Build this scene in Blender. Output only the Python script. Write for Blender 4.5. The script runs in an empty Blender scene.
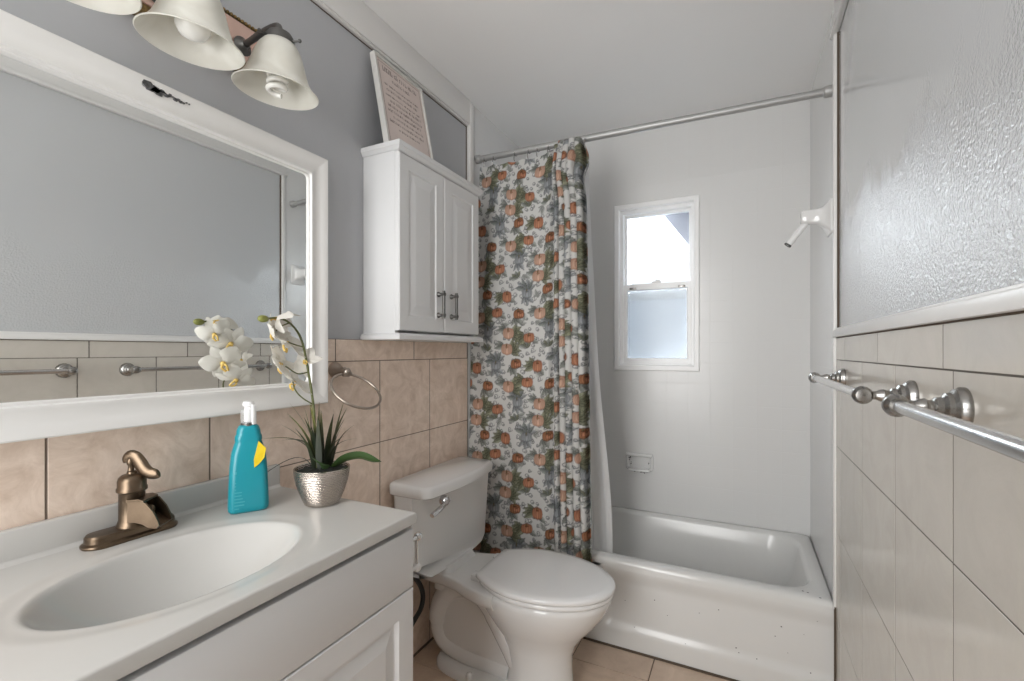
import bpy, bmesh, math, random
import numpy as np
from mathutils import Vector, Matrix

random.seed(7)
PI = math.pi
scene = bpy.context.scene
COL = scene.collection

# ------------------------------------------------------------------ camera, world, lights, exposure
cam_d = bpy.data.cameras.new('camera')
cam = bpy.data.objects.new('camera', cam_d)
COL.objects.link(cam)
cam.location = (1.2, 0.0, 1.25)
cam.rotation_euler = (PI / 2, 0, math.radians(26.4))
cam_d.sensor_width = 36.0
cam_d.lens = 463.0 / 1024 * 36.0
cam_d.shift_y = 10.5 / 1024
cam_d.clip_start = 0.02
scene.camera = cam

world = bpy.data.worlds.new('sky')
scene.world = world
world.use_nodes = True
wn = world.node_tree.nodes
wn['Background'].inputs['Color'].default_value = (0.90, 0.95, 1.0, 1)
wn['Background'].inputs['Strength'].default_value = 1.35


def area(name, loc, target, sx, sy, power, color=(1, 1, 1)):
    d = bpy.data.lights.new(name, 'AREA')
    d.shape = 'RECTANGLE'
    d.size, d.size_y = sx, sy
    d.energy = power
    d.color = color
    o = bpy.data.objects.new(name, d)
    COL.objects.link(o)
    o.location = loc
    v = Vector(target) - Vector(loc)
    o.rotation_euler = v.to_track_quat('-Z', 'Y').to_euler()
    return o


# added fill lamp behind the camera, shining in through an unseen doorway
area('fill_light', (0.42, -1.45, 1.55), (0.85, 1.5, 1.45), 1.7, 2.2, 92, (1.0, 0.985, 0.96))
# bright overcast daylight outside the frosted window
area('daylight', (-0.12, 3.75, 2.45), (0.78, 2.62, 1.62), 1.35, 1.6, 480, (0.95, 0.98, 1.0))

scene.view_settings.view_transform = 'Standard'
scene.view_settings.look = 'None'
scene.view_settings.gamma = 1.0
scene.view_settings.use_curve_mapping = False
scene.view_settings.exposure = 0.05
scene.render.film_transparent = False
try:
    scene.cycles.max_bounces = 14
    scene.cycles.diffuse_bounces = 7
    scene.cycles.glossy_bounces = 6
    scene.cycles.transparent_max_bounces = 12
    scene.cycles.sample_clamp_indirect = 6.0
    scene.cycles.use_denoising = True
except Exception:
    pass


# ------------------------------------------------------------------ materials
def s2l(c):
    return tuple(((v / 255 / 12.92) if v / 255 <= 0.04045 else ((v / 255 + 0.055) / 1.055) ** 2.4) for v in c)


def mat(name, col, rough=0.5, metal=0.0, spec=0.5, noise=None, bump=None, coat=0.0, island=0.0, coords='Object'):
    """col: linear rgb. noise=(scale, amount, colour2) blends a second colour; bump=(scale, strength, distance)."""
    m = bpy.data.materials.new(name)
    m.use_nodes = True
    nt = m.node_tree
    b = nt.nodes['Principled BSDF']
    b.inputs['Base Color'].default_value = (*col, 1)
    b.inputs['Roughness'].default_value = rough
    b.inputs['Metallic'].default_value = metal
    b.inputs['Specular IOR Level'].default_value = spec
    b.inputs['Coat Weight'].default_value = coat
    tc = nt.nodes.new('ShaderNodeTexCoord')
    out = None
    if noise:
        n = nt.nodes.new('ShaderNodeTexNoise')
        n.inputs['Scale'].default_value = noise[0]
        n.inputs['Detail'].default_value = noise[3] if len(noise) > 3 else 5
        n.inputs['Roughness'].default_value = 0.7 if len(noise) > 3 else 0.6
        n.inputs['Distortion'].default_value = 1.2 if len(noise) > 3 else 0
        nt.links.new(tc.outputs[coords], n.inputs['Vector'])
        r = nt.nodes.new('ShaderNodeMapRange')
        r.inputs['From Min'].default_value = 0.35
        r.inputs['From Max'].default_value = 0.7
        r.inputs['To Max'].default_value = noise[1]
        nt.links.new(n.outputs['Fac'], r.inputs['Value'])
        mx = nt.nodes.new('ShaderNodeMix')
        mx.data_type = 'RGBA'
        mx.inputs[6].default_value = (*col, 1)
        mx.inputs[7].default_value = (*noise[2], 1)
        nt.links.new(r.outputs['Result'], mx.inputs[0])
        out = mx.outputs[2]
    if island:
        g = nt.nodes.new('ShaderNodeNewGeometry')
        r = nt.nodes.new('ShaderNodeMapRange')
        r.inputs['To Min'].default_value = 1 - island
        r.inputs['To Max'].default_value = 1 + island
        nt.links.new(g.outputs['Random Per Island'], r.inputs['Value'])
        h = nt.nodes.new('ShaderNodeHueSaturation')
        nt.links.new(r.outputs['Result'], h.inputs['Value'])
        if out:
            nt.links.new(out, h.inputs['Color'])
        else:
            h.inputs['Color'].default_value = (*col, 1)
        out = h.outputs['Color']
    if out:
        nt.links.new(out, b.inputs['Base Color'])
    if bump:
        n = nt.nodes.new('ShaderNodeTexNoise')
        n.inputs['Scale'].default_value = bump[0]
        n.inputs['Detail'].default_value = 4
        nt.links.new(tc.outputs[coords], n.inputs['Vector'])
        bp = nt.nodes.new('ShaderNodeBump')
        bp.inputs['Strength'].default_value = bump[1]
        bp.inputs['Distance'].default_value = bump[2]
        nt.links.new(n.outputs['Fac'], bp.inputs['Height'])
        nt.links.new(bp.outputs['Normal'], b.inputs['Normal'])
    return m


M = {}
M['white_wall'] = mat('white_wall_paint', (0.74, 0.74, 0.735), 0.35, bump=(60, 0.08, 0.002))
M['ceiling'] = mat('ceiling_paint', (0.86, 0.86, 0.855), 0.6, bump=(25, 0.05, 0.003))
M['grey_wall'] = mat('grey_wall_paint', (0.44, 0.447, 0.465), 0.42, noise=(3, 0.5, (0.41, 0.418, 0.435)), bump=(70, 0.12, 0.002))
M['trim'] = mat('white_trim_paint', (0.79, 0.78, 0.765), 0.3, noise=(6, 0.5, (0.75, 0.74, 0.72)), bump=(30, 0.06, 0.002))
M['cabinet_white'] = mat('white_lacquer', (0.67, 0.673, 0.677), 0.33)
M['shadow_gap'] = mat('dark_gap', (0.06, 0.06, 0.06), 0.8)
M['vanity_white'] = mat('vanity_lacquer', (0.68, 0.685, 0.695), 0.38)
M['marble'] = mat('cultured_marble', (0.55, 0.54, 0.52), 0.2, noise=(5, 0.3, (0.525, 0.515, 0.495)))
M['porcelain'] = mat('porcelain', (0.75, 0.75, 0.745), 0.08, coat=0.3)
M['seat_plastic'] = mat('seat_plastic', (0.78, 0.78, 0.78), 0.12)
M['enamel'] = mat('tub_enamel', (0.70, 0.70, 0.69), 0.16, noise=(120, 0.0, (0.5, 0.5, 0.5)))
M['tile_left'] = mat('beige_tile', (0.87, 0.73, 0.625), 0.22, noise=(11, 1.0, (0.64, 0.50, 0.40), 10), island=0.05, bump=(30, 0.12, 0.002))
M['tile_right'] = mat('cream_tile', (0.565, 0.53, 0.475), 0.16, noise=(7, 0.7, (0.49, 0.455, 0.405), 9), island=0.04, bump=(14, 0.06, 0.002))
M['grout'] = mat('brown_grout', (0.17, 0.13, 0.10), 0.9)
M['grout_right'] = mat('grey_grout', (0.10, 0.088, 0.076), 0.95)
M['floor_tile'] = mat('floor_tile', (0.66, 0.52, 0.41), 0.3, noise=(9, 0.8, (0.50, 0.375, 0.285), 9), island=0.05)
M['bronze'] = mat('aged_bronze', (0.165, 0.12, 0.082), 0.32, 0.9, noise=(30, 0.6, (0.085, 0.06, 0.04)))
M['nickel'] = mat('brushed_nickel', (0.37, 0.36, 0.345), 0.27, 1.0)
M['nickel_bright'] = mat('polished_nickel', (0.62, 0.61, 0.6), 0.2, 1.0)
M['nickel_warm'] = mat('warm_nickel', (0.45, 0.39, 0.34), 0.28, 1.0)
M['pewter'] = mat('dark_pewter', (0.12, 0.117, 0.112), 0.4, 0.8)
M['chrome'] = mat('chrome', (0.75, 0.75, 0.76), 0.08, 1.0)
M['mirror'] = mat('mirror_glass', (0.9, 0.915, 0.91), 0.015, 1.0)
M['brass'] = mat('aged_brass', (0.33, 0.22, 0.09), 0.4, 0.8, noise=(90, 0.9, (0.07, 0.05, 0.025)))
M['copper'] = mat('rosy_plate', (0.72, 0.50, 0.42), 0.3, 0.55)
M['bulb'] = mat('bulb_white', (0.85, 0.84, 0.8), 0.25)
M['teal'] = mat('teal_plastic', (0.008, 0.25, 0.31), 0.3)
M['yellow'] = mat('yellow_tag', (0.72, 0.52, 0.01), 0.5)
M['white_plastic'] = mat('white_plastic', (0.8, 0.8, 0.8), 0.3)
M['label_ink'] = mat('pale_ink', (0.06, 0.34, 0.40), 0.5)
M['label_dark'] = mat('dark_ink', (0.02, 0.10, 0.14), 0.5)
M['soil'] = mat('dark_moss', (0.012, 0.014, 0.01), 0.9, bump=(150, 1.0, 0.006))
M['leaf'] = mat('orchid_leaf', (0.05, 0.10, 0.03), 0.3, noise=(30, 0.5, (0.03, 0.06, 0.018)))
M['stem'] = mat('orchid_stem', (0.085, 0.095, 0.022), 0.5)
M['bud'] = mat('orchid_bud', (0.20, 0.21, 0.05), 0.5)
M['lip'] = mat('orchid_lip', (0.72, 0.50, 0.14), 0.5)
M['sign_paper'] = mat('sign_paper', (0.66, 0.57, 0.53), 0.7, noise=(14, 0.6, (0.59, 0.50, 0.47)))
M['sign_ink'] = mat('sign_ink', (0.25, 0.205, 0.185), 0.8)
M['sign_frame'] = mat('sign_frame', (0.62, 0.61, 0.585), 0.5, noise=(40, 0.5, (0.5, 0.49, 0.47)))
M['rod'] = mat('rod_metal', (0.40, 0.40, 0.395), 0.45, 0.5)
M['chip'] = mat('chipped_black', (0.03, 0.03, 0.032), 0.6)
M['hose'] = mat('black_hose', (0.012, 0.012, 0.012), 0.45)
M['screen'] = None
M['caulk_shade'] = mat('dark_caulk_and_shade', (0.09, 0.065, 0.045), 0.8)
M['vinyl'] = mat('window_vinyl', (0.9, 0.9, 0.9), 0.3)
M['siding'] = mat('outside_siding', (0.66, 0.70, 0.76), 0.8)
M['pane_blocker'] = mat('outside_blocker', (0.26, 0.26, 0.30), 0.8)


def glass_shade():
    m = bpy.data.materials.new('alabaster_glass')
    m.use_nodes = True
    nt = m.node_tree
    b = nt.nodes['Principled BSDF']
    b.inputs['Roughness'].default_value = 0.28
    n = nt.nodes.new('ShaderNodeTexNoise')
    n.inputs['Scale'].default_value = 9
    n.inputs['Distortion'].default_value = 1.6
    tc = nt.nodes.new('ShaderNodeTexCoord')
    nt.links.new(tc.outputs['Object'], n.inputs['Vector'])
    cr = nt.nodes.new('ShaderNodeValToRGB')
    cr.color_ramp.elements[0].position = 0.35
    cr.color_ramp.elements[0].color = (0.83, 0.815, 0.755, 1)
    cr.color_ramp.elements[1].position = 0.65
    cr.color_ramp.elements[1].color = (0.91, 0.90, 0.85, 1)
    nt.links.new(n.outputs['Fac'], cr.inputs['Fac'])
    nt.links.new(cr.outputs['Color'], b.inputs['Base Color'])
    t = nt.nodes.new('ShaderNodeBsdfTranslucent')
    nt.links.new(cr.outputs['Color'], t.inputs['Color'])
    mx = nt.nodes.new('ShaderNodeMixShader')
    mx.inputs['Fac'].default_value = 0.4
    nt.links.new(b.outputs[0], mx.inputs[1])
    nt.links.new(t.outputs[0], mx.inputs[2])
    nt.links.new(mx.outputs[0], nt.nodes['Material Output'].inputs['Surface'])
    return m


def frosted():
    m = bpy.data.materials.new('frosted_pane')
    m.use_nodes = True
    nt = m.node_tree
    nt.nodes.remove(nt.nodes['Principled BSDF'])
    out = nt.nodes['Material Output']
    n = nt.nodes.new('ShaderNodeTexNoise')
    n.inputs['Scale'].default_value = 140
    tc = nt.nodes.new('ShaderNodeTexCoord')
    nt.links.new(tc.outputs['Object'], n.inputs['Vector'])
    bp = nt.nodes.new('ShaderNodeBump')
    bp.inputs['Strength'].default_value = 0.16
    bp.inputs['Distance'].default_value = 0.003
    nt.links.new(n.outputs['Fac'], bp.inputs['Height'])
    rf = nt.nodes.new('ShaderNodeBsdfRefraction')
    rf.inputs['Color'].default_value = (0.92, 0.95, 0.97, 1)
    rf.inputs['Roughness'].default_value = 0.08
    rf.inputs['IOR'].default_value = 1.12
    nt.links.new(bp.outputs['Normal'], rf.inputs['Normal'])
    tl = nt.nodes.new('ShaderNodeBsdfTranslucent')
    tl.inputs['Color'].default_value = (0.9, 0.93, 0.96, 1)
    tr = nt.nodes.new('ShaderNodeBsdfTransparent')
    tr.inputs['Color'].default_value = (0.93, 0.96, 0.98, 1)
    gl = nt.nodes.new('ShaderNodeBsdfGlossy')
    gl.inputs['Roughness'].default_value = 0.3
    nt.links.new(bp.outputs['Normal'], gl.inputs['Normal'])
    m1 = nt.nodes.new('ShaderNodeMixShader')
    m1.inputs[0].default_value = 0.006
    nt.links.new(rf.outputs[0], m1.inputs[1])
    nt.links.new(tl.outputs[0], m1.inputs[2])
    m2 = nt.nodes.new('ShaderNodeMixShader')
    m2.inputs[0].default_value = 0.16
    nt.links.new(m1.outputs[0], m2.inputs[1])
    nt.links.new(tr.outputs[0], m2.inputs[2])
    m3 = nt.nodes.new('ShaderNodeMixShader')
    m3.inputs[0].default_value = 0.04
    nt.links.new(m2.outputs[0], m3.inputs[1])
    nt.links.new(gl.outputs[0], m3.inputs[2])
    nt.links.new(m3.outputs[0], out.inputs['Surface'])
    return m


def see_through(name, col, opacity, rough=0.2):
    m = bpy.data.materials.new(name)
    m.use_nodes = True
    nt = m.node_tree
    b = nt.nodes['Principled BSDF']
    b.inputs['Base Color'].default_value = (*col, 1)
    b.inputs['Roughness'].default_value = rough
    t = nt.nodes.new('ShaderNodeBsdfTransparent')
    mx = nt.nodes.new('ShaderNodeMixShader')
    mx.inputs[0].default_value = opacity
    nt.links.new(t.outputs[0], mx.inputs[1])
    nt.links.new(b.outputs[0], mx.inputs[2])
    nt.links.new(mx.outputs[0], nt.nodes['Material Output'].inputs['Surface'])
    return m


def cloth(name, attr=None, col=(0.7, 0.7, 0.7), trans=0.3):
    m = bpy.data.materials.new(name)
    m.use_nodes = True
    nt = m.node_tree
    b = nt.nodes['Principled BSDF']
    b.inputs['Roughness'].default_value = 0.75
    b.inputs['Specular IOR Level'].default_value = 0.2
    t = nt.nodes.new('ShaderNodeBsdfTranslucent')
    if attr:
        a = nt.nodes.new('ShaderNodeAttribute')
        a.attribute_name = attr
        nt.links.new(a.outputs['Color'], b.inputs['Base Color'])
        nt.links.new(a.outputs['Color'], t.inputs['Color'])
    else:
        b.inputs['Base Color'].default_value = (*col, 1)
        t.inputs['Color'].default_value = (*col, 1)
    mx = nt.nodes.new('ShaderNodeMixShader')
    mx.inputs[0].default_value = trans
    nt.links.new(b.outputs[0], mx.inputs[1])
    nt.links.new(t.outputs[0], mx.inputs[2])
    nt.links.new(mx.outputs[0], nt.nodes['Material Output'].inputs['Surface'])
    return m


def glossy_wall():
    """grey gloss paint on the right wall: smooth high up, thick brushed and dimpled lower down"""
    m = bpy.data.materials.new('grey_gloss_wall_paint')
    m.use_nodes = True
    nt = m.node_tree
    b = nt.nodes['Principled BSDF']
    b.inputs['Base Color'].default_value = (0.55, 0.56, 0.57, 1)  # lighter than the left wall's grey, standing in for brighter light here
    b.inputs['Roughness'].default_value = 0.22
    b.inputs['Specular IOR Level'].default_value = 0.8
    b.inputs['Coat Weight'].default_value = 0.9
    b.inputs['Coat Roughness'].default_value = 0.16
    b.inputs['Coat IOR'].default_value = 1.7
    tc = nt.nodes.new('ShaderNodeTexCoord')
    sep = nt.nodes.new('ShaderNodeSeparateXYZ')
    nt.links.new(tc.outputs['Object'], sep.inputs[0])
    n1 = nt.nodes.new('ShaderNodeTexNoise')
    n1.inputs['Scale'].default_value = 165
    n1.inputs['Detail'].default_value = 3
    nt.links.new(tc.outputs['Object'], n1.inputs['Vector'])
    mp = nt.nodes.new('ShaderNodeMapping')
    mp.inputs['Scale'].default_value = (14, 14, 4)
    nt.links.new(tc.outputs['Object'], mp.inputs['Vector'])
    n2 = nt.nodes.new('ShaderNodeTexNoise')
    n2.inputs['Scale'].default_value = 1.0
    n2.inputs['Detail'].default_value = 5
    nt.links.new(mp.outputs[0], n2.inputs['Vector'])
    add = nt.nodes.new('ShaderNodeMath')
    add.operation = 'MULTIPLY_ADD'
    nt.links.new(n2.outputs['Fac'], add.inputs[0])
    add.inputs[1].default_value = 0.55
    nt.links.new(n1.outputs['Fac'], add.inputs[2])
    zr = nt.nodes.new('ShaderNodeMapRange')
    zr.interpolation_type = 'SMOOTHSTEP'
    zr.inputs['From Min'].default_value = 1.50
    zr.inputs['From Max'].default_value = 1.36
    zr.inputs['To Min'].default_value = 0.02
    zr.inputs['To Max'].default_value = 0.75
    mp3 = nt.nodes.new('ShaderNodeMapping')
    mp3.inputs['Scale'].default_value = (7, 7, 2.0)
    nt.links.new(tc.outputs['Object'], mp3.inputs['Vector'])
    n3 = nt.nodes.new('ShaderNodeTexNoise')
    n3.inputs['Scale'].default_value = 1.0
    n3.inputs['Detail'].default_value = 4
    nt.links.new(mp3.outputs[0], n3.inputs['Vector'])
    zz = nt.nodes.new('ShaderNodeMath')
    zz.operation = 'MULTIPLY_ADD'
    nt.links.new(n3.outputs['Fac'], zz.inputs[0])
    zz.inputs[1].default_value = -0.5
    nt.links.new(sep.outputs['Z'], zz.inputs[2])
    nt.links.new(zz.outputs[0], zr.inputs['Value'])
    bp = nt.nodes.new('ShaderNodeBump')
    bp.inputs['Distance'].default_value = 0.0035
    nt.links.new(zr.outputs['Result'], bp.inputs['Strength'])
    nt.links.new(add.outputs[0], bp.inputs['Height'])
    nt.links.new(bp.outputs['Normal'], b.inputs['Normal'])
    nt.links.new(bp.outputs['Normal'], b.inputs['Coat Normal'])
    return m


def tub_tile():
    """painted-over small square white tiles with faint joints"""
    m = bpy.data.materials.new('white_square_tile')
    m.use_nodes = True
    nt = m.node_tree
    b = nt.nodes['Principled BSDF']
    b.inputs['Base Color'].default_value = (0.71, 0.71, 0.705, 1)
    b.inputs['Roughness'].default_value = 0.25
    tc = nt.nodes.new('ShaderNodeTexCoord')
    sep = nt.nodes.new('ShaderNodeSeparateXYZ')
    nt.links.new(tc.outputs['Object'], sep.inputs[0])
    cmb = nt.nodes.new('ShaderNodeCombineXYZ')
    ad = nt.nodes.new('ShaderNodeMath')
    nt.links.new(sep.outputs['X'], ad.inputs[0])
    nt.links.new(sep.outputs['Y'], ad.inputs[1])
    nt.links.new(ad.outputs[0], cmb.inputs['X'])
    nt.links.new(sep.outputs['Z'], cmb.inputs['Y'])
    br = nt.nodes.new('ShaderNodeTexBrick')
    br.offset = 0.0
    br.inputs['Scale'].default_value = 1.0
    br.inputs['Brick Width'].default_value = 0.108
    br.inputs['Row Height'].default_value = 0.108
    br.inputs['Mortar Size'].default_value = 0.0016
    br.inputs['Mortar Smooth'].default_value = 0.6
    nt.links.new(cmb.outputs[0], br.inputs['Vector'])
    n = nt.nodes.new('ShaderNodeTexNoise')
    n.inputs['Scale'].default_value = 6
    nt.links.new(tc.outputs['Object'], n.inputs['Vector'])
    ml = nt.nodes.new('ShaderNodeMath')
    ml.operation = 'MULTIPLY'
    nt.links.new(n.outputs['Fac'], ml.inputs[0])
    nt.links.new(br.outputs['Fac'], ml.inputs[1])
    bp = nt.nodes.new('ShaderNodeBump')
    bp.invert = True
    bp.inputs['Strength'].default_value = 0.35
    bp.inputs['Distance'].default_value = 0.002
    nt.links.new(ml.outputs[0], bp.inputs['Height'])
    nt.links.new(bp.outputs['Normal'], b.inputs['Normal'])
    return m


def hammered():
    m = mat('hammered_silver', (0.55, 0.49, 0.44), 0.22, 1.0)
    nt = m.node_tree
    b = nt.nodes['Principled BSDF']
    tc = nt.nodes.new('ShaderNodeTexCoord')
    mp = nt.nodes.new('ShaderNodeMapping')
    mp.inputs['Scale'].default_value = (1, 1, 1)
    nt.links.new(tc.outputs['Object'], mp.inputs['Vector'])
    v = nt.nodes.new('ShaderNodeTexWave')
    v.bands_direction = 'Z'
    v.inputs['Scale'].default_value = 75
    v.inputs['Distortion'].default_value = 2.0
    v.inputs['Detail'].default_value = 2
    v.inputs['Detail Scale'].default_value = 3
    nt.links.new(mp.outputs[0], v.inputs['Vector'])
    bp = nt.nodes.new('ShaderNodeBump')
    bp.inputs['Strength'].default_value = 0.55
    bp.inputs['Distance'].default_value = 0.0025
    nt.links.new(v.outputs['Fac'], bp.inputs['Height'])
    nt.links.new(bp.outputs['Normal'], b.inputs['Normal'])
    return m


def blade_mat():
    m = mat('grass_blade', (0.02, 0.03, 0.012), 0.4)
    nt = m.node_tree
    b = nt.nodes['Principled BSDF']
    a = nt.nodes.new('ShaderNodeAttribute')
    a.attribute_name = 'tint'
    nt.links.new(a.outputs['Color'], b.inputs['Base Color'])
    return m


M['shade_glass'] = glass_shade()
M['pane'] = frosted()
M['screen'] = see_through('insect_mesh', (0.22, 0.23, 0.24), 0.5, 0.7)
M['clear'] = see_through('clear_plastic', (0.8, 0.82, 0.82), 0.3, 0.1)
M['curtain'] = cloth('pumpkin_print_cloth', 'print', trans=0.2)
M['liner'] = cloth('white_liner', None, (0.8, 0.8, 0.8), 0.35)
M['petal'] = cloth('orchid_petal', None, (0.78, 0.755, 0.70), 0.35)
M['gloss_wall'] = glossy_wall()
M['tub_tile'] = tub_tile()
M['pot'] = hammered()
M['blade'] = blade_mat()

# ------------------------------------------------------------------ geometry helpers
ORI = {}


def link(name, data):
    o = bpy.data.objects.new(name, data)
    COL.objects.link(o)
    return o


def fin(name, bm, mats, parent=None, smooth=True, angle=40, loc=None):
    """turn world-space bmesh into ONE object; recalculates normals; parent = thing or part"""
    bmesh.ops.remove_doubles(bm, verts=bm.verts, dist=1e-6)
    bmesh.ops.recalc_face_normals(bm, faces=bm.faces)
    org = ORI[parent.name] if parent else Vector(loc if loc else (0, 0, 0))
    bmesh.ops.translate(bm, verts=bm.verts, vec=-org)
    me = bpy.data.meshes.new(name)
    bm.to_mesh(me)
    bm.free()
    for m in (mats if isinstance(mats, (list, tuple)) else [mats]):
        me.materials.append(m)
    if smooth:
        me.polygons.foreach_set('use_smooth', [True] * len(me.polygons))
        me.set_sharp_from_angle(angle=math.radians(angle))
    o = link(name, me)
    if parent:
        o.parent = parent
    else:
        o.location = org
    ORI[o.name] = org.copy()
    return o


def thing(name, loc, label, cat, group=None):
    o = link(name, None)
    o.empty_display_size = 0.05
    o.location = loc
    ORI[o.name] = Vector(loc)
    tag(o, label, cat, group)
    return o


def tag(o, label, cat, group=None):
    o['label'] = label
    o['category'] = cat
    if group:
        o['group'] = group
    return o


def struct(o, label=None):
    o['kind'] = 'structure'
    if label:
        o['label'] = label
    return o


def box(bm, x0, x1, y0, y1, z0, z1, bev=0.0, seg=2, mi=0):
    g = bmesh.ops.create_cube(bm, size=1)
    vs = g['verts']
    for v in vs:
        v.co = Vector((x0 + (v.co.x + .5) * (x1 - x0), y0 + (v.co.y + .5) * (y1 - y0), z0 + (v.co.z + .5) * (z1 - z0)))
    fs = {f for v in vs for f in v.link_faces}
    for f in fs:
        f.material_index = mi
    if bev:
        es = {e for v in vs for e in v.link_edges}
        r = bmesh.ops.bevel(bm, geom=list(es), offset=bev, segments=seg, affect='EDGES', profile=0.5)
        for f in r['faces']:
            f.material_index = mi
    return vs


def ring_loft(bm, rings, cap0=True, cap1=True, closed=True, mi=0):
    vr = [[bm.verts.new(p) for p in r] for r in rings]
    n = len(vr[0])
    for a, b in zip(vr[:-1], vr[1:]):
        for i in range(n if closed else n - 1):
            j = (i + 1) % n
            try:
                f = bm.faces.new((a[i], a[j], b[j], b[i]))
                f.material_index = mi
            except ValueError:
                pass
    if cap0:
        f = bm.faces.new(vr[0])
        f.material_index = mi
    if cap1:
        f = bm.faces.new(list(reversed(vr[-1])))
        f.material_index = mi
    return vr


def lathe(bm, prof, c=(0, 0, 0), axis=(0, 0, 1), seg=32, cap0=True, cap1=True, mi=0, squash=None):
    q = Vector((0, 0, 1)).rotation_difference(Vector(axis).normalized())
    rings = []
    for r, z in prof:
        ring = []
        for i in range(seg):
            t = 2 * PI * i / seg
            p = Vector((max(r, 1e-4) * math.cos(t), max(r, 1e-4) * math.sin(t), z))
            if squash:
                p.x *= squash[0]
                p.y *= squash[1]
            ring.append(q @ p + Vector(c))
        rings.append(ring)
    return ring_loft(bm, rings, cap0, cap1, mi=mi)


def spline(pts, n=8):
    """Catmull-Rom through pts (tuples of any length)"""
    P = [np.array(p, float) for p in pts]
    P = [2 * P[0] - P[1]] + P + [2 * P[-1] - P[-2]]
    out = []
    for i in range(1, len(P) - 2):
        for k in range(n):
            t = k / n
            a, b, c, d = P[i - 1], P[i], P[i + 1], P[i + 2]
            out.append(0.5 * ((2 * b) + (c - a) * t + (2 * a - 5 * b + 4 * c - d) * t * t + (3 * b - a - 3 * c + d) * t ** 3))
    out.append(P[-2])
    return out


def tube(bm, pts, rad, seg=12, caps=True, flat=None, mi=0):
    """sweep a circle along pts; rad number or list; flat=(su,sv) squashes"""
    pts = [Vector(p) for p in pts]
    n = len(pts)
    if not isinstance(rad, (list, tuple)):
        rad = [rad] * n
    tg = [(pts[min(i + 1, n - 1)] - pts[max(i - 1, 0)]).normalized() for i in range(n)]
    up = Vector((0, 0, 1)) if abs(tg[0].z) < 0.9 else Vector((0, 1, 0))
    u = tg[0].cross(up).normalized()
    rings = []
    for i in range(n):
        if i:
            u = tg[i - 1].rotation_difference(tg[i]) @ u
            u = (u - tg[i] * u.dot(tg[i])).normalized()
        v = tg[i].cross(u)
        su, sv = flat if flat else (1, 1)
        rings.append([pts[i] + u * (rad[i] * su * math.cos(2 * PI * k / seg)) + v * (rad[i] * sv * math.sin(2 * PI * k / seg)) for k in range(seg)])
    return ring_loft(bm, rings, caps, caps, mi=mi)


def rrect(cx, cy, w, d, r, z, n=6):
    """rounded rectangle outline, counter-clockwise"""
    pts = []
    r = min(r, w / 2 - 1e-4, d / 2 - 1e-4)
    for sx, sy, a0 in ((1, 1, 0), (-1, 1, PI / 2), (-1, -1, PI), (1, -1, 1.5 * PI)):
        for k in range(n + 1):
            t = a0 + (PI / 2) * k / n
            pts.append(Vector((cx + sx * (w / 2 - r) + r * math.cos(t), cy + sy * (d / 2 - r) + r * math.sin(t), z)))
    return pts


def sphere(bm, c, r, seg=16, scale=(1, 1, 1), mi=0):
    g = bmesh.ops.create_uvsphere(bm, u_segments=seg, v_segments=max(6, seg // 2), radius=r)
    for v in g['verts']:
        v.co = Vector((v.co.x * scale[0] + c[0], v.co.y * scale[1] + c[1], v.co.z * scale[2] + c[2]))
    for f in {f for v in g['verts'] for f in v.link_faces}:
        f.material_index = mi
    return g['verts']


def sstep(a, b, x):
    t = min(1, max(0, (x - a) / (b - a)))
    return t * t * (3 - 2 * t)


B = bmesh.new


def rect_frame(bm, x0, x1, z0, z1, l, r, b, t, y0, y1, ch=.002):
    """a rectangular frame in the x-z plane between depths y0 (front) and y1; bar widths left, right, bottom, top"""
    def rc(y, k, i):
        if k:
            return [Vector((x0 + l + i, y, z0 + b + i)), Vector((x1 - r - i, y, z0 + b + i)), Vector((x1 - r - i, y, z1 - t - i)), Vector((x0 + l + i, y, z1 - t - i))]
        return [Vector((x0 + i, y, z0 + i)), Vector((x1 - i, y, z0 + i)), Vector((x1 - i, y, z1 - i)), Vector((x0 + i, y, z1 - i))]
    rings = [rc(y1, 0, 0), rc(y0 + ch, 0, 0), rc(y0, 0, ch), rc(y0, 1, -ch), rc(y0 + ch, 1, 0), rc(y1, 1, 0), rc(y1, 0, 0)]
    return ring_loft(bm, rings, False, False)

# ------------------------------------------------------------------ room dimensions
W, YF, YN, H = 1.493, 2.62, -0.45, 2.475     # width, window wall, doorway wall, ceiling
YS = 1.945                                    # tub front: painted walls end, white surround begins


# ---- floor
def build_floor():
    bm = B()
    box(bm, -0.06, W + 0.06, YN - 0.12, YF + 0.1, -0.05, -0.004, mi=1)
    s = 0.305
    x = 0.882 - 4 * s
    while x < W:
        y = 1.80 - 8 * s
        while y < YF:
            a0, a1 = max(x + .002, 0), min(x + s - .002, W)
            b0, b1 = max(y + .002, YN), min(y + s - .002, YF)
            if a1 - a0 > .01 and b1 - b0 > .01:
                tile_face(bm, 'z', a0, a1, b0, b1, -0.004, 0.0)
            y += s
        x += s
    return struct(fin('floor', bm, [M['floor_tile'], M['grout']], smooth=False), 'beige stone-look floor tiles with brown joints')


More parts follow.
